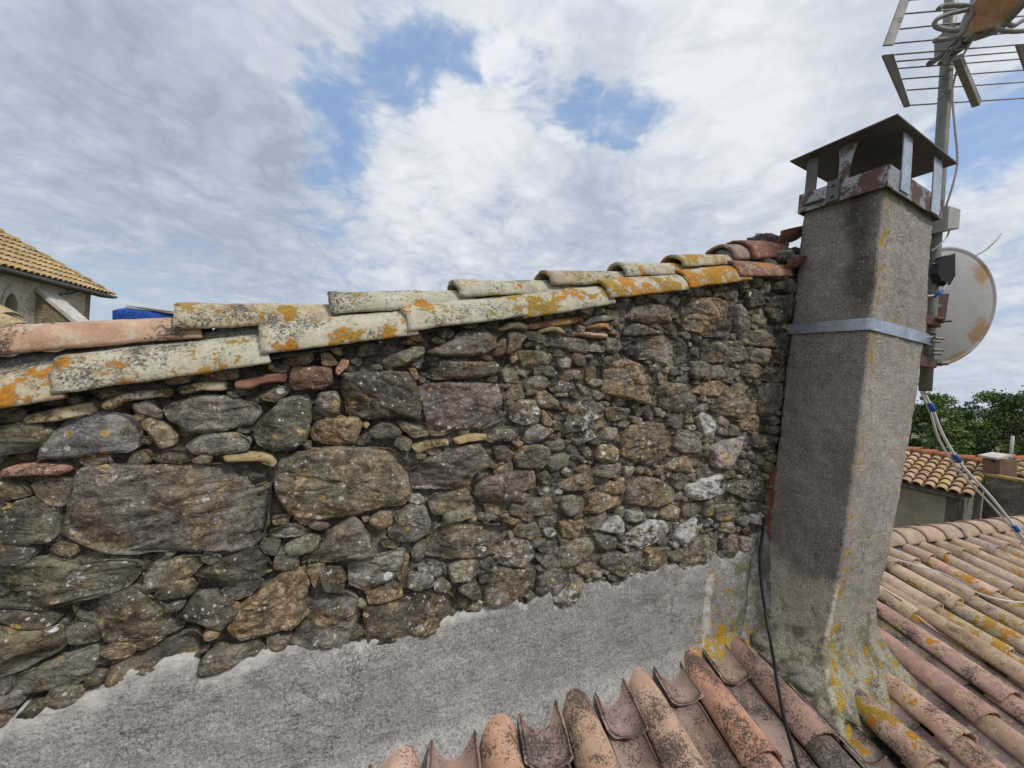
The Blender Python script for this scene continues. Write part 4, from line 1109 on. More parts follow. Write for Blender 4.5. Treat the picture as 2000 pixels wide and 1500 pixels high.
pe_ = MB(); pe_.prism([AD_(x, y, 2.343) for x, y in ((1785, 606), (1788, 606), (1783.5, 711), (1780.5, 710))], fwd*.10); pe_.build('plate_edge', make_plain('pale_edge', rgb(.42, .37, .33), .8, .2), mast)
for pts in (((1800, 610), (1836, 622), (1838, 639), (1799, 628)), ((1794, 692), (1832, 703), (1829, 719), (1791, 712))):
    fx = MB(); fx.prism([AD_(x, y, 2.33) for x, y in pts], fwd*.06); fx.build('clamp_jaw', M_RUST, mast)
fx = MB(); fx.prism([AD_(x, y, 2.34) for x, y in ((1803, 628), (1812, 630), (1806, 700), (1797, 698))], fwd*.05); fx.build('clamp_bar', M_RUST, mast)
for (x0, y0), (x1, y1), mt in (((1820, 628), (1858, 627), M_RUST), ((1818, 622), (1846, 623), M_RUST), ((1808, 651), (1828, 652), M_RUST), ((1806, 660), (1845, 662), M_POLE), ((1806, 666), (1838, 668), M_POLE),
                               ((1803, 683), (1844, 684), M_POLE), ((1803, 690), (1840, 691), M_POLE), ((1820, 711), (1853, 711), M_RUST)):
    b = MB(); p_, q_2 = AD_(x0, y0, 2.35), AD_(x1, y1, 2.30); b.tube([p_, q_2], .0075, 8); b.tube([p_+(q_2-p_)*.45, p_+(q_2-p_)*.62], .014, 6); b.build('bolt', mt, mast, True)

DD = 2.80
dc = at_depth(1853, 600, DD)
dish = thing('satellite_dish', dc, 'round grey satellite dish with rust patches, seen from behind the chimney', 'satellite dish')
bk = norm(-fwd*.97-UPV*.12+RGT*.02); dx = norm(np.cross(UPV, bk)); dy = np.cross(bk, dx)
def dish_mat():
    m, t, b = material('painted_dish'); P = POS(t)
    n1 = t.noise(P, 7, 7, .66); n2 = t.noise(P, 45, 6, .7)
    mr, mg, mb = t.sep(t.attr('mask'))
    c = t.scale(rgb(.385, .375, .365)[:3], t.ramp(n1, .3, .7, .90, 1.08))
    rm = t.ramp(t.math('ADD', t.math('ADD', t.math('MULTIPLY', n1, .6), t.math('MULTIPLY', n2, .42)), t.math('MULTIPLY', mr, .3)), .64, .80)
    c = t.mix(rm, c, t.mix(n2, rgb(.20, .085, .03), rgb(.44, .31, .19)))
    t.l.new(c, b.inputs['Base Color']); b.inputs['Roughness'].default_value = .6
    return m
def build_dish():
    rr = np.r_[np.linspace(0, .385, 16), .39, .402, .413, .420, .421, .414]; dp = np.r_[.055*(np.linspace(0, .385, 16)/.40)**2, .054, .050, .047, .052, .062, .068]
    ph = np.linspace(0, 2*math.pi, 72, endpoint=False); V = []; mk = []
    for r, d in zip(rr, dp):
        for a in ph:
            V.append(dc+r*math.cos(a)*dx+r*1.04*math.sin(a)*dy-bk*d)
            sp = 0
            for (ang, rad, w) in ((.72, .34, .27), (-.50, .33, .30), (-1.1, .41, .25), (2.2, .36, .15), (-1.5, .40, .12)):
                dd = math.hypot(r*math.cos(a)-rad*math.cos(ang), r*math.sin(a)-rad*math.sin(ang)); sp = max(sp, math.exp(-(dd/w*2.0)**2))
            mk.append((sp*1.05-.12, 0, 0))
    F = []; M = len(ph)
    for i in range(len(rr)-1):
        for j in range(M): F.append((i*M+j, (i+1)*M+j, (i+1)*M+(j+1) % M, i*M+(j+1) % M))
    o = mesh_obj('reflector', V, F, dish_mat(), dish, mask=mk)
    md = o.modifiers.new('thickness', 'SOLIDIFY'); md.thickness = .003; md.offset = 0
build_dish()
bk_ = MB(); bk_.box(dc+bk*.03-dx*.13, dx*.05, dy*.09, bk*.03); bk_.tube([dc+bk*.05-dx*.13, pole_at(600)+fwd*.03], .018, 10); bk_.build('mount', M_RUST, dish)

bag = thing('black_cover', at_depth(1848, 528, MD-.06), 'torn black plastic bag wrapped on the mast above the dish', 'plastic bag')
def build_bag():
    pr_ = [(1836, 512), (1846, 499), (1858, 499), (1866, 494), (1866, 520), (1866, 538), (1861, 547), (1856, 556), (1853, 550), (1848, 556), (1845, 547), (1839, 550), (1836, 540), (1831, 533), (1833, 522)]
    P = [at_depth(x, y, MD-.075) for x, y in pr_]; mb = MB(); mb.prism(P, fwd*.05); o = mb.build('plastic_sheet', M_BLACK, bag)
    t = MB(); t.tube([pole_at(520)-RGT*.05-fwd*.04, pole_at(519)-fwd*.045, pole_at(518)+RGT*.06-fwd*.05], .006, 6); t.build('tie', M_BLACK, bag)
build_bag()

jb = thing('junction_box', at_depth(1853, 426, MD-.05), 'small square grey plastic junction box fixed to the mast pole', 'junction box')
q_ = MB(); c0 = at_depth(1843, 429, MD-.02)
fa = [at_depth(x, y, d) for x, y, d in ((1851, 401, MD-.10), (1876, 409, MD-.07), (1873, 447, MD-.07), (1848, 449, MD-.10))]
q_.prism(fa, norm(-RGT*.55+fwd*.84)*.10); q_.build('casing', M_PLAS, jb)
q_ = MB(); q_.prism([p_-fwd*.004+(sum(fa)/4-p_)*.10 for p_ in fa], fwd*.006); q_.build('lid', M_PLAS, jb)

aer = thing('television_aerial', at_depth(1862, 110, MD), 'grey television aerial with two wire grid reflectors and a tan boom on the mast', 'aerial')
def AZ(x, y, d): return at_depth(1500+x/4, y/4, d)
# lower grid
d0, d1 = 2.32, 2.52
rods = [((980, 428), (1965, 348)), ((1005, 480), (1985, 402)), ((1020, 535), (2010, 458)), ((1050, 617), (2035, 545)), ((1085, 705), (2060, 636)), ((1110, 823), (2090, 762))]
for i, (a, b) in enumerate(rods):
    t = i/5; d = d0+(d1-d0)*t; mb = MB(); mb.tube([AZ(*a, d), AZ(*b, d*1.005)], .0042, 8); mb.build('rod', M_ROD, aer, True)
up_r = [((1100, 0), (2120, -85)), ((1070, 108), (2080, 20)), ((1030, 228), (2060, 118)), ((985, 340), (2035, 245)), ((1130, -110), (2150, -190))]
for i, (a, b) in enumerate(up_r):
    d = d0+.02*i; mb = MB(); mb.tube([AZ(*a, d), AZ(*b, d*1.005)], .0042, 8); mb.build('rod', M_ROD, aer, True)
def plate(pts, nm='end_plate', mt=None):
    mb = MB(); mb.prism([AZ(x, y, d) for x, y, d in pts], norm(fwd)*.012); mb.build(nm, mt or M_ALU, aer)
plate([(900, 428, d0), (980, 420, d0), (1114, 826, d1), (1076, 832, d1)])
plate([(908, 350, d0), (985, 345, d0), (1150, -120, d0+.1), (1085, -120, d0+.1)])
plate([(1948, 345, d0), (2030, 338, d0), (2130, 755, d1), (2095, 765, d1)])
mb = MB(); a, b = AZ(1478, 448, 2.30), AZ(1632, 815, 2.48); ax = norm(b-a); sx_ = norm(np.cross(ax, fwd)); mb.box((a+b)/2, ax*np.linalg.norm(b-a)/2, sx_*.017, np.cross(ax, sx_)*.017); mb.build('strut', M_ALU, aer)
mb = MB(); a, b = AZ(1500, 300, 2.28), AZ(1640, -60, 2.28); ax = norm(b-a); sx_ = norm(np.cross(ax, fwd)); mb.box((a+b)/2, ax*np.linalg.norm(b-a)/2, sx_*.014, np.cross(ax, sx_)*.014); mb.build('strut', M_ALU, aer)
mb = MB(); mb.prism([AZ(1582, 200, 2.30), AZ(1600, 262, 2.30), AZ(1690, 255, 2.30), AZ(1860, 190, 2.22), AZ(2000, 30, 2.12), AZ(2090, -90, 2.05), AZ(1760, -90, 2.15), AZ(1640, 60, 2.26)], norm(fwd*.9+UPV*.3)*.075)
mb.build('boom', make_plain('tan_plastic', rgb(.58, .37, .22), .6, .2, 9), aer)
mb = MB(); mb.prism([AZ(1610, 268, 2.285), AZ(1700, 262, 2.285), AZ(1868, 205, 2.205), AZ(2020, 40, 2.10), AZ(2110, -80, 2.03), AZ(2090, -90, 2.04), AZ(2000, 26, 2.112), AZ(1858, 186, 2.213), AZ(1690, 250, 2.293), AZ(1600, 257, 2.293)], fwd*.05)
mb.build('boom_edge', M_ALU, aer)
def loop(pts, r, nm='dipole'):
    mb = MB(); mb.tube(smooth_path([AZ(*q) for q in pts], 40), r, 10); mb.build(nm, M_ALU, aer, True)
loop([(1330, 72, 2.26), (1370, 48, 2.26), (1540, 45, 2.25), (1580, 70, 2.25), (1575, 130, 2.25), (1540, 180, 2.25), (1500, 262, 2.26), (1420, 300, 2.27), (1300, 318, 2.27)], .013)
loop([(1555, 78, 2.25), (1420, 108, 2.25), (1330, 145, 2.25), (1302, 185, 2.26), (1330, 218, 2.26), (1420, 236, 2.26), (1540, 238, 2.26)], .012)
loop([(2100, 110, 2.2), (1990, 160, 2.2), (1920, 200, 2.2), (1850, 180, 2.2), (1800, 205, 2.2), (1820, 235, 2.2), (1950, 245, 2.2), (2100, 225, 2.2)], .012)
mb = MB(); mb.box(pole_at(85)-fwd*.02, RGT*.045, UPV*.06, fwd*.06); mb.box(pole_at(105)-fwd*.05, RGT*.03, UPV*.03, fwd*.05); mb.tube([AZ(1260, 500, 2.36), AZ(1400, 400, 2.36)], .018, 8); mb.tube([AZ(1345, 495, 2.34), AZ(1440, 380, 2.34)], .014, 8)
mb.build('bracket', M_POLE, aer)

def cable(pts, r, mat, label, cat='cable', nm='cable', tapes=(), m=60):
    P = smooth_path(pts, m); mb = MB(); mb.tube(P, r, 8)
    if not tapes:
        o = mb.build(nm, mat, None, True); tag(o, label, cat); return o
    t = thing(nm, P[0], label, cat); mb.build('sheath', mat, t, True)
    for f in tapes:
        i = int(f*(len(P)-2)); a = norm(P[i+1]-P[i]); b = MB(); b.tube([P[i]-a*.028, P[i]+a*.028], r*1.9, 10); b.build('tape_band', M_BLUE, t, True)
    return t
AD = at_depth
cable([AD(1796, 738, 2.50), AD(1806, 768, 2.46), AD(1822, 800, 2.45), AD(1842, 850, 2.45), AD(1880, 910, 2.46), AD(1935, 970, 2.5), AD(1990, 1040, 2.56), AD(2040, 1110, 2.6)], .0075, M_WHITE, 'pair of white coaxial cables taped in blue, dropping from the mast to the right', tapes=(.28, .55, .87))
cable([AD(1792, 742, 2.52), AD(1802, 772, 2.48), AD(1818, 808, 2.47), AD(1834, 858, 2.47), AD(1872, 918, 2.48), AD(1935, 985, 2.52), AD(1986, 1044, 2.57), AD(2036, 1116, 2.6)], .0065, M_WHITE, 'lower white cable running beside the taped cable below the mast')
cable([AD(1905, 70, 2.30), AD(1880, 110, 2.36), AD(1864, 155, 2.38), AD(1860, 190, 2.38), AD(1865, 250, 2.37), AD(1870, 315, 2.37), AD(1860, 365, 2.37), AD(1848, 402, 2.38)], .0055, make_plain('pinkish_cable', rgb(.40, .34, .33), .55, .1), 'thin pinkish cable hanging from the aerial to the junction box')
cable([AD(1854, 449, 2.40), AD(1850, 462, 2.40), AD(1838, 476, 2.39), AD(1820, 490, 2.41)], .0048, M_WHITE, 'short white cable looping from under the junction box to the mast')
cable([AD(1904, 500, 2.72), AD(1925, 488, 2.70), AD(1945, 470, 2.68), AD(1956, 456, 2.68)], .0055, M_WHITE, 'stiff white cable end poking up beside the dish rim')
cable([AD(1811, 578, 2.40), AD(1828, 576, 2.39), AD(1842, 565, 2.38), AD(1850, 552, 2.38)], .005, M_WHITE, 'white cable curling out below the black bag', tapes=(.45,))
def skp(x, y, off): s, z = W(x, y, off); return wp(s, z, off)
cable([skp(1492, 1010, .03), skp(1489, 1045, .04), skp(1484, 1085, .07), skp(1487, 1140, .11), skp(1496, 1200, .17), skp(1506, 1260, .26), skp(1513, 1300, .34), at_z(1520, 1345, -1.34), at_z(1532, 1405, -1.38), at_z(1546, 1455, -1.40), at_z(1566, 1520, -1.43), at_z(1600, 1600, -1.5)], .0075, M_BLACK, 'black cable running down the chimney foot and across the tiles')
def rrh(x, y, h=.112):
    d = ray(x, y); return d*(((RR0+rr_n*h)@rr_n)/(d@rr_n))
cable([rrh(1725, 1080), rrh(1745, 1090), rrh(1790, 1104), rrh(1835, 1117), rrh(1875, 1137), rrh(1915, 1160), rrh(1960, 1172), rrh(2030, 1180)], .0045, M_WHITE, 'thin white cable lying across the lichened tiles')

#@@PART4

# ------------------------------------------------------------------ background: ground and hills
def flat_mat(name, c1, c2, scale):
    m, t, b = material(name); P = POS(t)
    t.l.new(t.mix(t.ramp(t.noise(P, scale, 8, .6), .38, .62), c1, c2), b.inputs['Base Color']); return m
GZ0 = -7.0
gm = MB(); gm.add([(-15000, -15000, GZ0), (15000, -15000, GZ0), (15000, 15000, GZ0), (-15000, 15000, GZ0)], [(0, 1, 2, 3)])
tag(gm.build('ground', flat_mat('dry_ground', rgb(.16, .135, .085), rgb(.085, .10, .045), .05), loc=(0, 0, GZ0)), kind='structure')
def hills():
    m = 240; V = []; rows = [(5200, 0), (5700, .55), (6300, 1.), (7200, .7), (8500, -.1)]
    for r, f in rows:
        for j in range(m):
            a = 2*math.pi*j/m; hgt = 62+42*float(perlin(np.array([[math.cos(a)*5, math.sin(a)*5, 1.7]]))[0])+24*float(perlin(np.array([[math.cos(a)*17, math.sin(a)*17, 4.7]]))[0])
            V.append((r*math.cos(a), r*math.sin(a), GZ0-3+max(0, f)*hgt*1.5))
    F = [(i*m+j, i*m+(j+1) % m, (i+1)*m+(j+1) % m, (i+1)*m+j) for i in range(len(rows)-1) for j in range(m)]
    tag(mesh_obj('hills', V, F, flat_mat('hazy_hills', rgb(.10, .15, .17), rgb(.15, .19, .20), .004), loc=(0, 0, GZ0)), kind='structure')  # blue haze of distance is mixed into the hill colours
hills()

# ------------------------------------------------------------------ church on the left
def simple_stone(name, c1, c2, c3, sx=2.2, sz=7.):
    m, t, b = material(name); P = POS(t)
    pw = t.vmath('ADD', t.vmath('MULTIPLY', P, (sx, sx, sz)), t.scale(t.noise(P, 3, 4, .6, col=True), .9))
    vo = t.voro(pw, 1.); r1, g1, b1 = t.sep(vo.outputs['Color'])
    c = t.mix(r1, c1, c2); n1 = t.noise(P, 1.3, 7, .65); n2 = t.noise(P, 9, 6, .7)
    edge = t.ramp(t.voro(pw, 1., 'DISTANCE_TO_EDGE').outputs['Distance'], .02, .11)
    c = t.mix(t.math('MULTIPLY', t.math('SUBTRACT', 1., edge), .75), c, c3)
    c = t.mix(t.ramp(n1, .42, .60), c, c3)                       # render still covering much of the masonry
    c = t.scale(c, t.ramp(n2, .3, .7, .72, 1.25))
    t.l.new(c, b.inputs['Base Color']); t.l.new(t.bump(t.math('ADD', n2, edge), .6, .04), b.inputs['Normal']); return m
M_CH = simple_stone('church_masonry', rgb(.36, .30, .21), rgb(.52, .46, .34), rgb(.50, .455, .36))
M_CH2 = simple_stone('buttress_masonry', rgb(.20, .155, .10), rgb(.36, .30, .20), rgb(.26, .21, .145), 2., 8.)
M_DRESS = make_plain('dressed_stone', rgb(.40, .37, .30), .9, .15, 3, .2)
M_PALE = make_plain('pale_slab', rgb(.50, .48, .43), .9, .22, 5, .2)
M_DARK = make_plain('dark_louvre', rgb(.045, .045, .04), .9, .3, 6, .2)
M_ZINC = make_metal_mat('zinc_gutter', rgb(.22, .25, .27), .5, .0, .4, scale=3)
def far_tile_mat(name, c1, c2, c3):
    m, t, b = material(name); P = POS(t); tint = t.attr('tint')
    n1 = t.noise(P, 1.7, 6, .6); n2 = t.noise(P, 11, 7, .7)
    c = t.mix(t.ramp(n2, .35, .65), c1, c2); c = t.mix(t.ramp(n1, .45, .65, 0, .7), c, c3)
    c = t.mix(1., c, tint, 'MULTIPLY'); c = t.scale(c, t.ramp(t.noise(P, 40, 4, .7), .3, .7, .7, 1.25))
    t.l.new(c, b.inputs['Base Color']); return m
M_CHT = far_tile_mat('church_tiles', rgb(.44, .335, .165), rgb(.37, .25, .125), rgb(.34, .25, .16))
M_HT = far_tile_mat('pale_tiles', rgb(.44, .30, .19), rgb(.35, .225, .135), rgb(.40, .27, .12))
def roof_tiles(mb, O, E, UPD, nrm, pitch, cols, clen, r, expo, r_seed=0, na=6, pans=True):
    rs = random.Random(r_seed)
    for i in range(cols):
        L = clen(i); a = 0; j = 0
        while a < L:
            b = min(a+expo+.06, L); c0 = O+E*(i*pitch+rs.uniform(-.012, .012))+UPD*a; c1 = O+E*(i*pitch)+UPD*b
            tn = np.array([1., 1., 1.])*rs.uniform(.78, 1.2)*np.array([1, rs.uniform(.93, 1.05), rs.uniform(.85, 1.1)])
            V = []
            for c, rr_, h in ((c0, r, .045), (c1, r*.82, .0)):
                for q in np.linspace(-math.pi/2, math.pi/2, na): V.append(c+E*math.sin(q)*rr_+nrm*(math.cos(q)*rr_*.85+h))
            for q in np.linspace(-math.pi/2, math.pi/2, na): V.append(c0+E*math.sin(q)*(r-.022)+nrm*(math.cos(q)*(r-.022)*.85+.04))
            F = [(j_, j_+1, na+j_+1, na+j_) for j_ in range(na-1)]+[(j_+1, j_, 2*na+j_, 2*na+j_+1) for j_ in range(na-1)]
            mb.add(V, F, tint=tn); a += expo; j += 1
HT_ = math.tan(math.radians(36))
def church():
    wd = norm(np.array([math.sin(math.radians(-18.7)), math.cos(math.radians(-18.7)), 0])); outw = np.array([wd[1], -wd[0], 0]); inw = -outw
    Ce = AD(219, 577, 16.2); Ce_z = Ce[2]
    t_ = thing('church', (Ce[0], Ce[1], GZ0), 'old stone church with a yellow lichened hipped tile roof and pointed window', 'church')
    Cw = Ce-wd*.42-outw*.45; Cw = np.array([Cw[0], Cw[1], 0])
    zt = Ce_z-.10
    # roof
    mb = MB(); upd = norm(inw+k*HT_); nr = norm(np.cross(-wd, upd)); nr = nr if nr[2] > 0 else -nr
    ch = math.hypot(1, HT_)
    roof_tiles(mb, np.array([Ce[0], Ce[1], Ce_z]), -wd, upd, nr, .235, 52, lambda i: min((i*.235+.08)*ch, 5.6*ch), .105, .36, 3)
    V0 = np.array(Ce)
    A, B = V0-nr*.02, V0-wd*12.5-nr*.02; C_, D_ = B+(inw+k*HT_)*5.6, V0+(-wd+inw+k*HT_)*5.6-nr*.02
    mb.add([A, B, C_, D_], [(0, 1, 2, 3)], tint=(.35, .33, .30))
    # end slope of the hip
    upd2 = norm(-wd+k*HT_); nr2 = norm(np.cross(inw, upd2)); nr2 = nr2 if nr2[2] > 0 else -nr2
    roof_tiles(mb, V0.copy(), inw, upd2, nr2, .235, 24, lambda i: (i*.235+.05)*ch, .105, .36, 5)
    mb.add([V0-nr2*.02, V0+inw*5.6-nr2*.02, D_], [(0, 1, 2)], tint=(.35, .33, .30))
    # hip tiles
    hd = norm(-wd+inw+k*HT_); hs = norm(np.cross(hd, k)); hu = norm(np.cross(hs, hd))
    for i in range(21):
        roof_tiles(mb, V0+hd*(i*.42-.05)+hu*.03, hs, hd, hu, .2, 1, lambda q: .46, .12, .5, 40+i)
    mb.build('roof', M_CHT, t_, False)
    # walls: face with a real pointed opening
    def wpt(a, z, o=0.): return Cw-wd*a+outw*o+k*z
    def hit(x, y):                       # photo point on the wall plane -> along, height
        d = ray(x, y); t0 = (Cw@outw)/(d@outw); P = d*t0; return -(P-Cw)@wd, P[2]
    xl, _ = hit(6, 600); xr, _ = hit(32, 604); _, za = hit(19, 571); zs = za-.50
    x0, x1 = min(xl, xr), max(xl, xr); xc = (x0+x1)/2; hw = (x1-x0)/2
    arch = [(x1, za-2.6), (x1, zs)]
    for q in np.linspace(0, 1, 7)[1:]:
        a = q*math.radians(74); arch.append((x1-hw*(1-math.cos(a))/(1-math.cos(math.radians(74))), zs+(za-zs)*math.sin(a)/math.sin(math.radians(74))))
    left = [(2*xc-x, z) for x, z in arch[:-1]][::-1]; arch = arch+left
    m = len(arch); R0, R1, RZ0, RZ1 = -0.0, 12.0, GZ0, zt
    wl = MB(); V = [wpt(x, z) for x, z in arch]; out = []
    for x, z in arch:
        if z <= zs+.01 and x > xc: out.append((R1, z if z > za-2.5 else RZ0))
        elif z <= zs+.01: out.append((R0, z if z > za-2.5 else RZ0))
        else: out.append((R0+(R1-R0)*(x-x0)/(x1-x0), RZ1))
    out[1] = (R1, RZ1); out[-2] = (R0, RZ1)
    V += [wpt(x, z) for x, z in out]; F = [(i, i+1, m+i+1, m+i) for i in range(m-1)]+[(m-1, 0, m, 2*m-1)]
    wl.add(V, F)
    wl.prism([wpt(0, GZ0), wpt(0, zt), wpt(0, zt)+inw*8, wpt(0, GZ0)+inw*8], -wd*.3)
    wl.add([wpt(0, zt, -.02), wpt(12, zt, -.02), wpt(12, zt, -.02)+inw*5, wpt(0, zt, -.02)+inw*5], [(0, 1, 2, 3)])
    wl.build('wall', M_CH, t_)
    fr = MB(); oA = [(xc+(x-xc)*1.42, z if z < zs else z+(.26*(z-zs)/(za-zs))) for x, z in arch]
    for i in range(m-1):
        fr.add([wpt(*arch[i], .03), wpt(*arch[i+1], .03), wpt(*oA[i+1], .03), wpt(*oA[i], .03), wpt(*arch[i], -.35), wpt(*arch[i+1], -.35), wpt(*oA[i], -.02), wpt(*oA[i+1], -.02)],
               [(0, 1, 2, 3), (1, 0, 4, 5), (3, 2, 7, 6)])
    win = fr.build('window', M_DRESS, t_)
    pn = MB(); pn.add([wpt(x, z, -.34) for x, z in arch], [tuple(range(m))])
    for q in range(9): pn.box(wpt(xc, za-.5-q*.16, -.28), wd*hw*.96, outw*.05+k*.03, k*.012)
    pn.build('louvre', M_DARK, win); win.children[0]['label'] = 'dark louvred opening' if win.children else None
    # eave boarding and gutter
    gt = MB(); L = []
    for q in np.linspace(-.10, 12.2, 40): L.append(V0-wd*q+outw*.06-k*.02)
    L = np.array(L); Vg = []; na = 7
    for p in L:
        for q in np.linspace(0, math.pi, na): Vg.append(p+outw*math.cos(q)*.085-k*math.sin(q)*.085)
        for q in np.linspace(math.pi, 0, na): Vg.append(p+outw*math.cos(q)*.078-k*(math.sin(q)*.078))
    M2 = 2*na; Fg = [(i*M2+j, i*M2+(j+1) % M2, (i+1)*M2+(j+1) % M2, (i+1)*M2+j) for i in range(len(L)-1) for j in range(M2)]
    gt.add(Vg, Fg); gt.build('gutter', M_ZINC, t_)
    ev = MB(); ev.box(V0-wd*6-outw*.20-k*.10, wd*6.1, outw*.22, k*.03); ev.build('eave_board', make_plain('dark_eaves', rgb(.10, .075, .05), .9, .3, 5, .2), t_)
    def hitp(x, y, o): a_, z_ = hit(x, y); return wpt(a_, z_, o)
    dp = MB(); dp.tube(smooth_path([hitp(144, 557, .25), hitp(141, 563, .22), hitp(138, 569, .18), hitp(130, 574, .14), hitp(119, 576, .11), hitp(111, 580, .10), hitp(110, 600, .10), hitp(109, 640, .10)], 40), .062, 8)
    dp.build('downpipe', M_ZINC, t_, True)
    # buttress with sloping capstones
    ab, zb = hit(87, 571); bt = MB(); w_ = .34; ln = 1.75; dz = 1.62
    bt.prism([wpt(ab-w_, zb-.04, .0), wpt(ab-w_, GZ0, .0), wpt(ab-w_, GZ0, ln), wpt(ab-w_, zb-dz-.04, ln)], -wd*2*w_)
    bo = bt.build('buttress', M_CH2, t_)
    cp = MB(); ax = norm(outw*ln-k*dz); cp.box(wpt(ab, zb, 0)+ax*(ln*.46)+k*.05, ax*ln*.62, wd*(w_+.07), norm(np.cross(ax, wd))*.055); cp.build('capstone', M_PALE, bo)
    cp = MB(); cp.box(wpt(ab, zb, 0)+ax*(ln*1.22)+k*.05, ax*ln*.20, wd*(w_+.08), norm(np.cross(ax, wd))*.06); q = cp.build('capstone', make_plain('ochre_slab', rgb(.36, .24, .10), .9, .25, 6, .2), bo); q['label'] = 'ochre lichened lower capstone'
church()

# low wall with yellow tiles in front of the church
lt = thing('low_wall', AD(-60, 700, 6), 'low wall end capped with two yellow lichened tiles in front of the church', 'wall')
for j, (a, b, up_) in enumerate([((-110, 548, 6.5), (20, 612, 6.0), .6), ((-110, 566, 6.3), (41, 633, 5.8), .5)]):
    p0, p1 = AD(*a), AD(*b); V, Fc = tile_geo(p0-k*.10, p1-k*.10, norm(k-fwd*.5), .13, .155, half=82, th=.02, sd=1200+j)
    mesh_obj('coping_tile', V, Fc, M_TILE, lt, tint=(.42, .30, .15), mask=(.36, .16, .2))
mb = MB(); P = [AD(-300, 520, 6.4), AD(-110, 575, 6.3), AD(-30, 628, 5.95), AD(18, 640, 5.9), AD(25, 900, 5.9), AD(-300, 900, 6.4)]
mb.prism(P, fwd*.5); mb.build('masonry', M_MORTAR, lt)

# blue tarpaulin over a stack
tp = thing('tarpaulin_stack', AD(285, 660, 7.2), 'bright blue tarpaulin over a stack topped by a pale board, behind the coping tiles', 'tarpaulin')
def tarp():
    m, t, b = material('blue_tarpaulin'); P = POS(t); n1 = t.noise(P, 9, 6, .6); n2 = t.noise(t.vmath('MULTIPLY', P, (1., 1., 6.)), 7, 4, .6)
    t.l.new(t.scale(rgb(.018, .085, .40)[:3], t.ramp(n1, .3, .7, .7, 1.4)), b.inputs['Base Color']); b.inputs['Roughness'].default_value = .42
    t.l.new(t.bump(n2, .9, .05), b.inputs['Normal'])
    top = [(221, 601), (234, 599), (246, 598.5), (262, 600), (285, 603), (310, 608), (335, 613), (380, 622)]
    nx, nz = 60, 16; tx = np.linspace(0, 1, nx); X = np.interp(tx*7, range(8), [q[0] for q in top]); Y = np.interp(tx*7, range(8), [q[1] for q in top])
    V = []
    for x, y, q in zip(X, Y, tx):
        pt = AD(x, y, 7.4-q*.5)
        for j in range(nz):
            f = j/(nz-1)
            if f < .3: p = pt+fwd*(.9*(1-f/.3))
            else: p = pt-k*(1.1*(f-.3)/.7)-fwd*.05*(f-.3)
            V.append(p+np.array([0, 1, .6])*float(fbm(np.array([[q*9, f*5, 2.2]]), 1., 3)[0])*.022)
    mesh_obj('sheet', V, grid_faces(nx, nz).tolist(), m, tp)
    sk = MB(); L0, L1 = AD(226, 604, 7.42), AD(372, 624, 6.95); L1[2] = L0[2]
    sk.prism([L0-k*.25+fwd*.04, L1-k*.25+fwd*.04, np.array([L1[0], L1[1]+.04, GZ0]), np.array([L0[0], L0[1]+.04, GZ0])], np.array([.1, .85, 0])); sk.build('stack_base', make_plain('stacked_block', rgb(.30, .27, .22), .9, .25, 3, .4), tp)
    bd = MB(); P = [AD(243, 601, 7.30), AD(247, 596.5, 7.30), AD(300, 601, 7.1), AD(352, 610, 6.85), AD(352, 615, 6.85), AD(298, 607, 7.1)]
    bd.prism(P, fwd*.8); bd.build('board', make_plain('pale_board', rgb(.50, .45, .37), .8, .12), tp)
tarp()

# ------------------------------------------------------------------ houses on the right
def house():
    R0p, R1p = AD(1765, 885, 12.66), AD(1934, 908, 11.5); E1, E0 = AD(1899, 973, 10.1), AD(1766, 944, 11.3)
    t_ = thing('house', ((E0+E1)/2)*np.array([1, 1, 0])+np.array([0, 0, GZ0]), 'low plastered house with pale barrel tiled roof, red ridge, beside the dark trees', 'house')
    e = norm(E0-E1); E0 = E1+e*4.5; R0p = R1p+norm(R0p-R1p)*4.5
    E = norm(E0-E1); up0 = (R1p-E1); L = np.linalg.norm(up0); upd = up0/L; nr = norm(np.cross(E, upd)); nr = nr if nr[2] > 0 else -nr
    mb = MB(); roof_tiles(mb, E1+E*.1, E, upd, nr, .245, 18, lambda i: L, .118, .36, 9, 8)
    mb.add([E1-nr*.02, E1+E*4.5-nr*.02, R1p+E*4.5-nr*.02, R1p-nr*.02], [(0, 1, 2, 3)], tint=(.40, .38, .36))
    mb.build('roof', M_HT, t_)
    rd = MB(); roof_tiles(rd, R1p-E*.1+nr*.05, norm(np.cross(k, E)), E, k, .3, 1, lambda i: 4.6, .15, .40, 11, 8); rd.build('ridge', make_plain('new_red_tile', rgb(.42, .16, .085), .9, .15, 5, .1), t_)
    mp = make_plain('tan_plaster', rgb(.265, .225, .17), .95, .18, 2.2, .3)
    w = MB(); inn = norm(upd*np.array([1, 1, 0])); a = E1+inn*.28+E*.25-k*.02; b = E1+inn*.28+E*4.6-k*.02
    w.prism([a, b, np.array([b[0], b[1], GZ0]), np.array([a[0], a[1], GZ0])], inn*.3)
    w.build('front_wall', mp, t_)
    ev = MB(); ev.prism([E1+E*.12-k*.04+inn*.05, E1+E*4.5-k*.04+inn*.05, E1+E*4.5-k*.12+inn*.27, E1+E*.2-k*.12+inn*.27], -k*.05); ev.build('eave', M_MORTAR2, t_)
    g = MB(); c = R1p+E*.25-k*.05; a2 = a.copy()
    g.prism([a2, c, np.array([c[0], c[1], GZ0]), np.array([a2[0], a2[1], GZ0])], E*.25); g.build('gable_wall', make_mortar_mat('gable_render', (.14, .125, .10), (.25, .225, .175)), t_)
house()
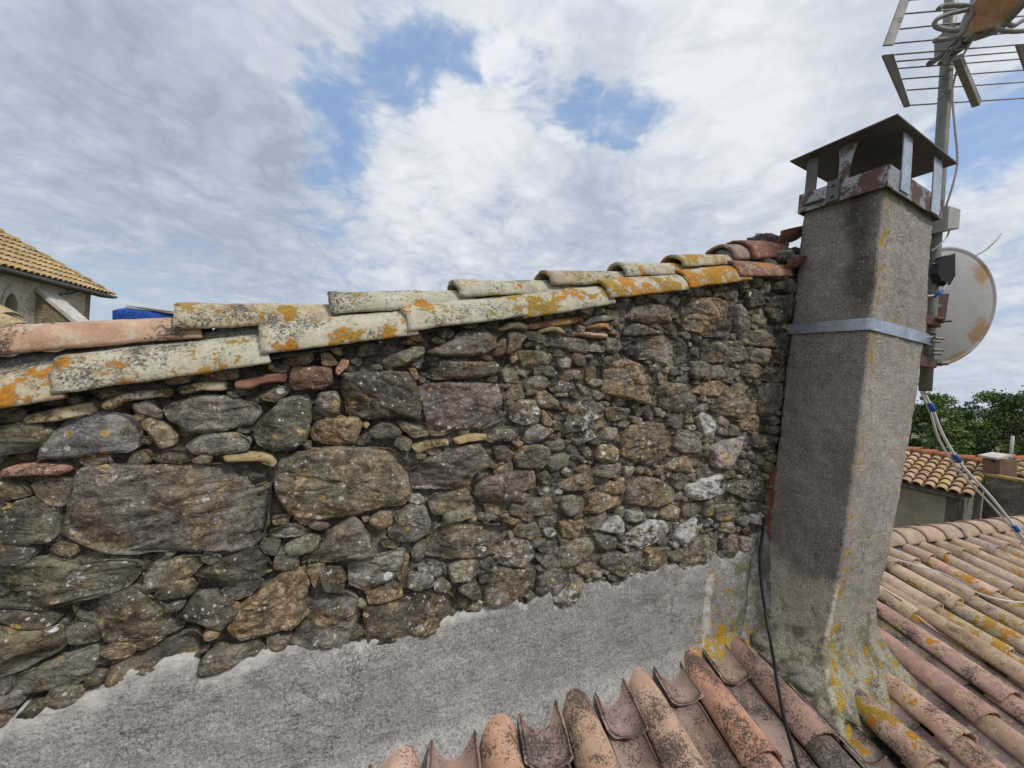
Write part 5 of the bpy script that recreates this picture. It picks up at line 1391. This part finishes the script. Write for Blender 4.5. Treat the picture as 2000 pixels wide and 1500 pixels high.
def outbuilding():
    t_ = thing('stone_outbuilding', AD(1990, 960, 9.6)*np.array([1, 1, 0])+np.array([0, 0, GZ0]), 'dark stone outbuilding with lichen yellow wall top, right of the plastered house', 'outbuilding')
    A, B = AD(1926, 926, 10.6), AD(2060, 950, 9.0); f = norm(np.cross(norm(B-A), k)); f = f if f@RGT > 0 else -f
    w = MB(); w.prism([A, B, np.array([B[0], B[1], GZ0]), np.array([A[0], A[1], GZ0])], f*.4)
    w.build('wall', simple_stone('dark_masonry', rgb(.10, .09, .07), rgb(.21, .185, .14), rgb(.12, .11, .09), 5, 9), t_)
    c = MB(); c.prism([A-f*.03+k*.02, B-f*.03+k*.02, B-f*.03-k*.04, A-f*.03-k*.04], f*.46); 
    m, t, b = material('lichened_wall_top'); P = POS(t); t.l.new(t.mix(t.ramp(t.noise(P, 9, 6, .65), .42, .55), rgb(.12, .105, .08), rgb(.36, .26, .05)), b.inputs['Base Color'])
    c.build('wall_top', m, t_)
    P_, Q_ = AD(1962, 931, 11.7), AD(2120, 944, 10.9); e = norm(P_-Q_); h_ = norm(fwd-e*(fwd@e)); upd = norm(np.array([h_[0], h_[1], 0])+k*.26); nr = norm(np.cross(e, upd)); nr = nr if nr[2] > 0 else -nr
    mb = MB(); nc = int(np.linalg.norm(P_-Q_)/.25); roof_tiles(mb, Q_, e, upd, nr, .25, nc, lambda i: 1.5, .118, .40, 21, 7); mb.add([Q_-nr*.02, P_-nr*.02, P_+upd*1.5-nr*.02, Q_+upd*1.5-nr*.02], [(0, 1, 2, 3)], tint=(.4, .38, .36))
    mb.build('roof', M_HT, t_)
    rd = MB(); roof_tiles(rd, Q_+upd*1.5+nr*.04, norm(np.cross(k, e)), e, k, .3, 1, lambda i: nc*.25, .14, .40, 23, 7); rd.build('ridge', bpy.data.materials['new_red_tile'], t_)
    w = MB(); w.prism([P_-k*.05+upd*.1, Q_-k*.05+upd*.1, np.array([Q_[0], Q_[1], GZ0]), np.array([P_[0], P_[1], GZ0])], upd*np.array([.3, .3, 0])); w.build('rear_wall', bpy.data.materials['gable_render'], t_)
    sc = thing('small_chimney', AD(1952, 930, 10.9), 'small brown box chimney with a tilted slab lid on the far roof', 'chimney')
    b = MB(); P0 = AD(1952, 914, 10.9); b.box(P0, RGT*.24, fwd*.2, UPV*.25); b.build('stack', make_plain('brown_render', rgb(.17, .105, .07), .9, .2, 4, .3), sc)
    b = MB(); b.box(AD(1943, 890, 10.9), norm(RGT-.0*k+UPV*.20)*.22, fwd*.22, norm(UPV-RGT*.2)*.028); b.build('lid', M_PALE, sc)
    b = MB(); b.box(AD(1938, 897, 10.85), RGT*.03, fwd*.03, UPV*.08); b.build('lid_post', M_DARK, sc)
    vp = thing('vent_pipe', AD(1973, 912, 11.), 'thin grey vent pipe with a blue band beside the small far chimney', 'pipe')
    b = MB(); b.tube([AD(1972, 918, 11.), AD(1978, 851, 11.)], .035, 10); b.build('pipe', M_PLAS, vp, True)
    b = MB(); b.tube([AD(1969.5, 908, 10.95), AD(1971, 899, 10.95)], .085, 10); b.build('band', M_BLUE, vp, True)
outbuilding()

# ------------------------------------------------------------------ trees
def leaf_mat():
    m, t, b = material('leaves'); P = POS(t); tint = t.attr('tint')
    t.l.new(t.scale(tint, t.ramp(t.noise(P, 1.4, 4, .6), .3, .7, .75, 1.3)), b.inputs['Base Color']); b.inputs['Roughness'].default_value = .6
    b.inputs['Specular IOR Level'].default_value = .3
    return m
M_LEAF = leaf_mat(); M_BARK = make_plain('bark', rgb(.13, .10, .075), .95, .3, 5, .6)
def tree(x, ytop, depth, rad, sd, label):
    r = np.random.default_rng(sd); top = AD(x, ytop, depth); g = np.array([top[0], top[1], GZ0])
    t_ = thing('tree', g, label, 'tree', 'trees behind the far house')
    H = top[2]-GZ0; tr = MB(); tr.tube(smooth_path([g, g+k*H*.3+np.array([.1, 0, 0]), g+k*H*.62], 12), np.linspace(.24, .12, 13), 9)
    cl = []
    for i in range(74):
        a = r.uniform(0, 6.28); h = r.uniform(.30, .97); pr = math.sin(min(1, (h-.22)/.5)*math.pi/2)*(1-max(0, h-.62)/.40*.78)
        q = r.uniform(.45, 1.)*rad*pr; cl.append(np.array([g[0]+q*math.cos(a), g[1]+q*math.sin(a), GZ0+H*h*.965+r.uniform(-.1, .1)]))
    for c in cl[::5]: tr.tube(smooth_path([g+k*H*.45, (g+k*H*.5+c)/2+k*.1, c], 6), np.linspace(.07, .015, 7)[:len(smooth_path([g, g+1, c], 6))], 6)
    tr.build('trunk', M_BARK, t_, True)
    V = []; F = []; T = []; nL = 150; cnt = 0
    for c in cl:
        cs_ = r.uniform(.30, .55); bt = r.uniform(.62, 1.35); yel = r.uniform(0, 1)**3
        for j in range(nL):
            d = r.normal(size=3); d /= np.linalg.norm(d); p = c+d*cs_*r.uniform(.3, 1.0)**.5*np.array([1, 1, .72])
            if r.uniform() < .06: p = p+k*r.uniform(.1, .38)
            a1 = r.normal(size=3); a1 /= np.linalg.norm(a1); b1 = np.cross(a1, r.normal(size=3)); b1 /= np.linalg.norm(b1)
            s = r.uniform(.045, .095)
            V += [p-a1*s, p+b1*s*.62, p+a1*s, p-b1*s*.62]; F.append((cnt, cnt+1, cnt+2, cnt+3)); cnt += 4
            col = np.array([.075, .130, .036])*(1-yel)+np.array([.16, .20, .05])*yel
            T += [col*bt*r.uniform(.7, 1.35)]*4
    mesh_obj('crown', V, F, M_LEAF, t_, smooth=False, tint=np.array(T))
tree(1838, 757, 24, 1.75, 1, 'leafy green tree with a tall pointed top, just right of the chimney and mast')
tree(1780, 775, 25, 1.7, 2, 'green tree mostly hidden behind the chimney stack')
tree(1931, 748, 24, 2.0, 3, 'broad dark green tree behind the small far chimney, tallest of the row')
tree(1988, 752, 23, 1.7, 4, 'dark green tree at the right edge of the photo')
tree(2075, 745, 24, 2.2, 5, 'dense green tree standing outside the right edge')
tree(1885, 815, 26, 1.6, 6, 'lower dark tree filling the gap between two taller trees')
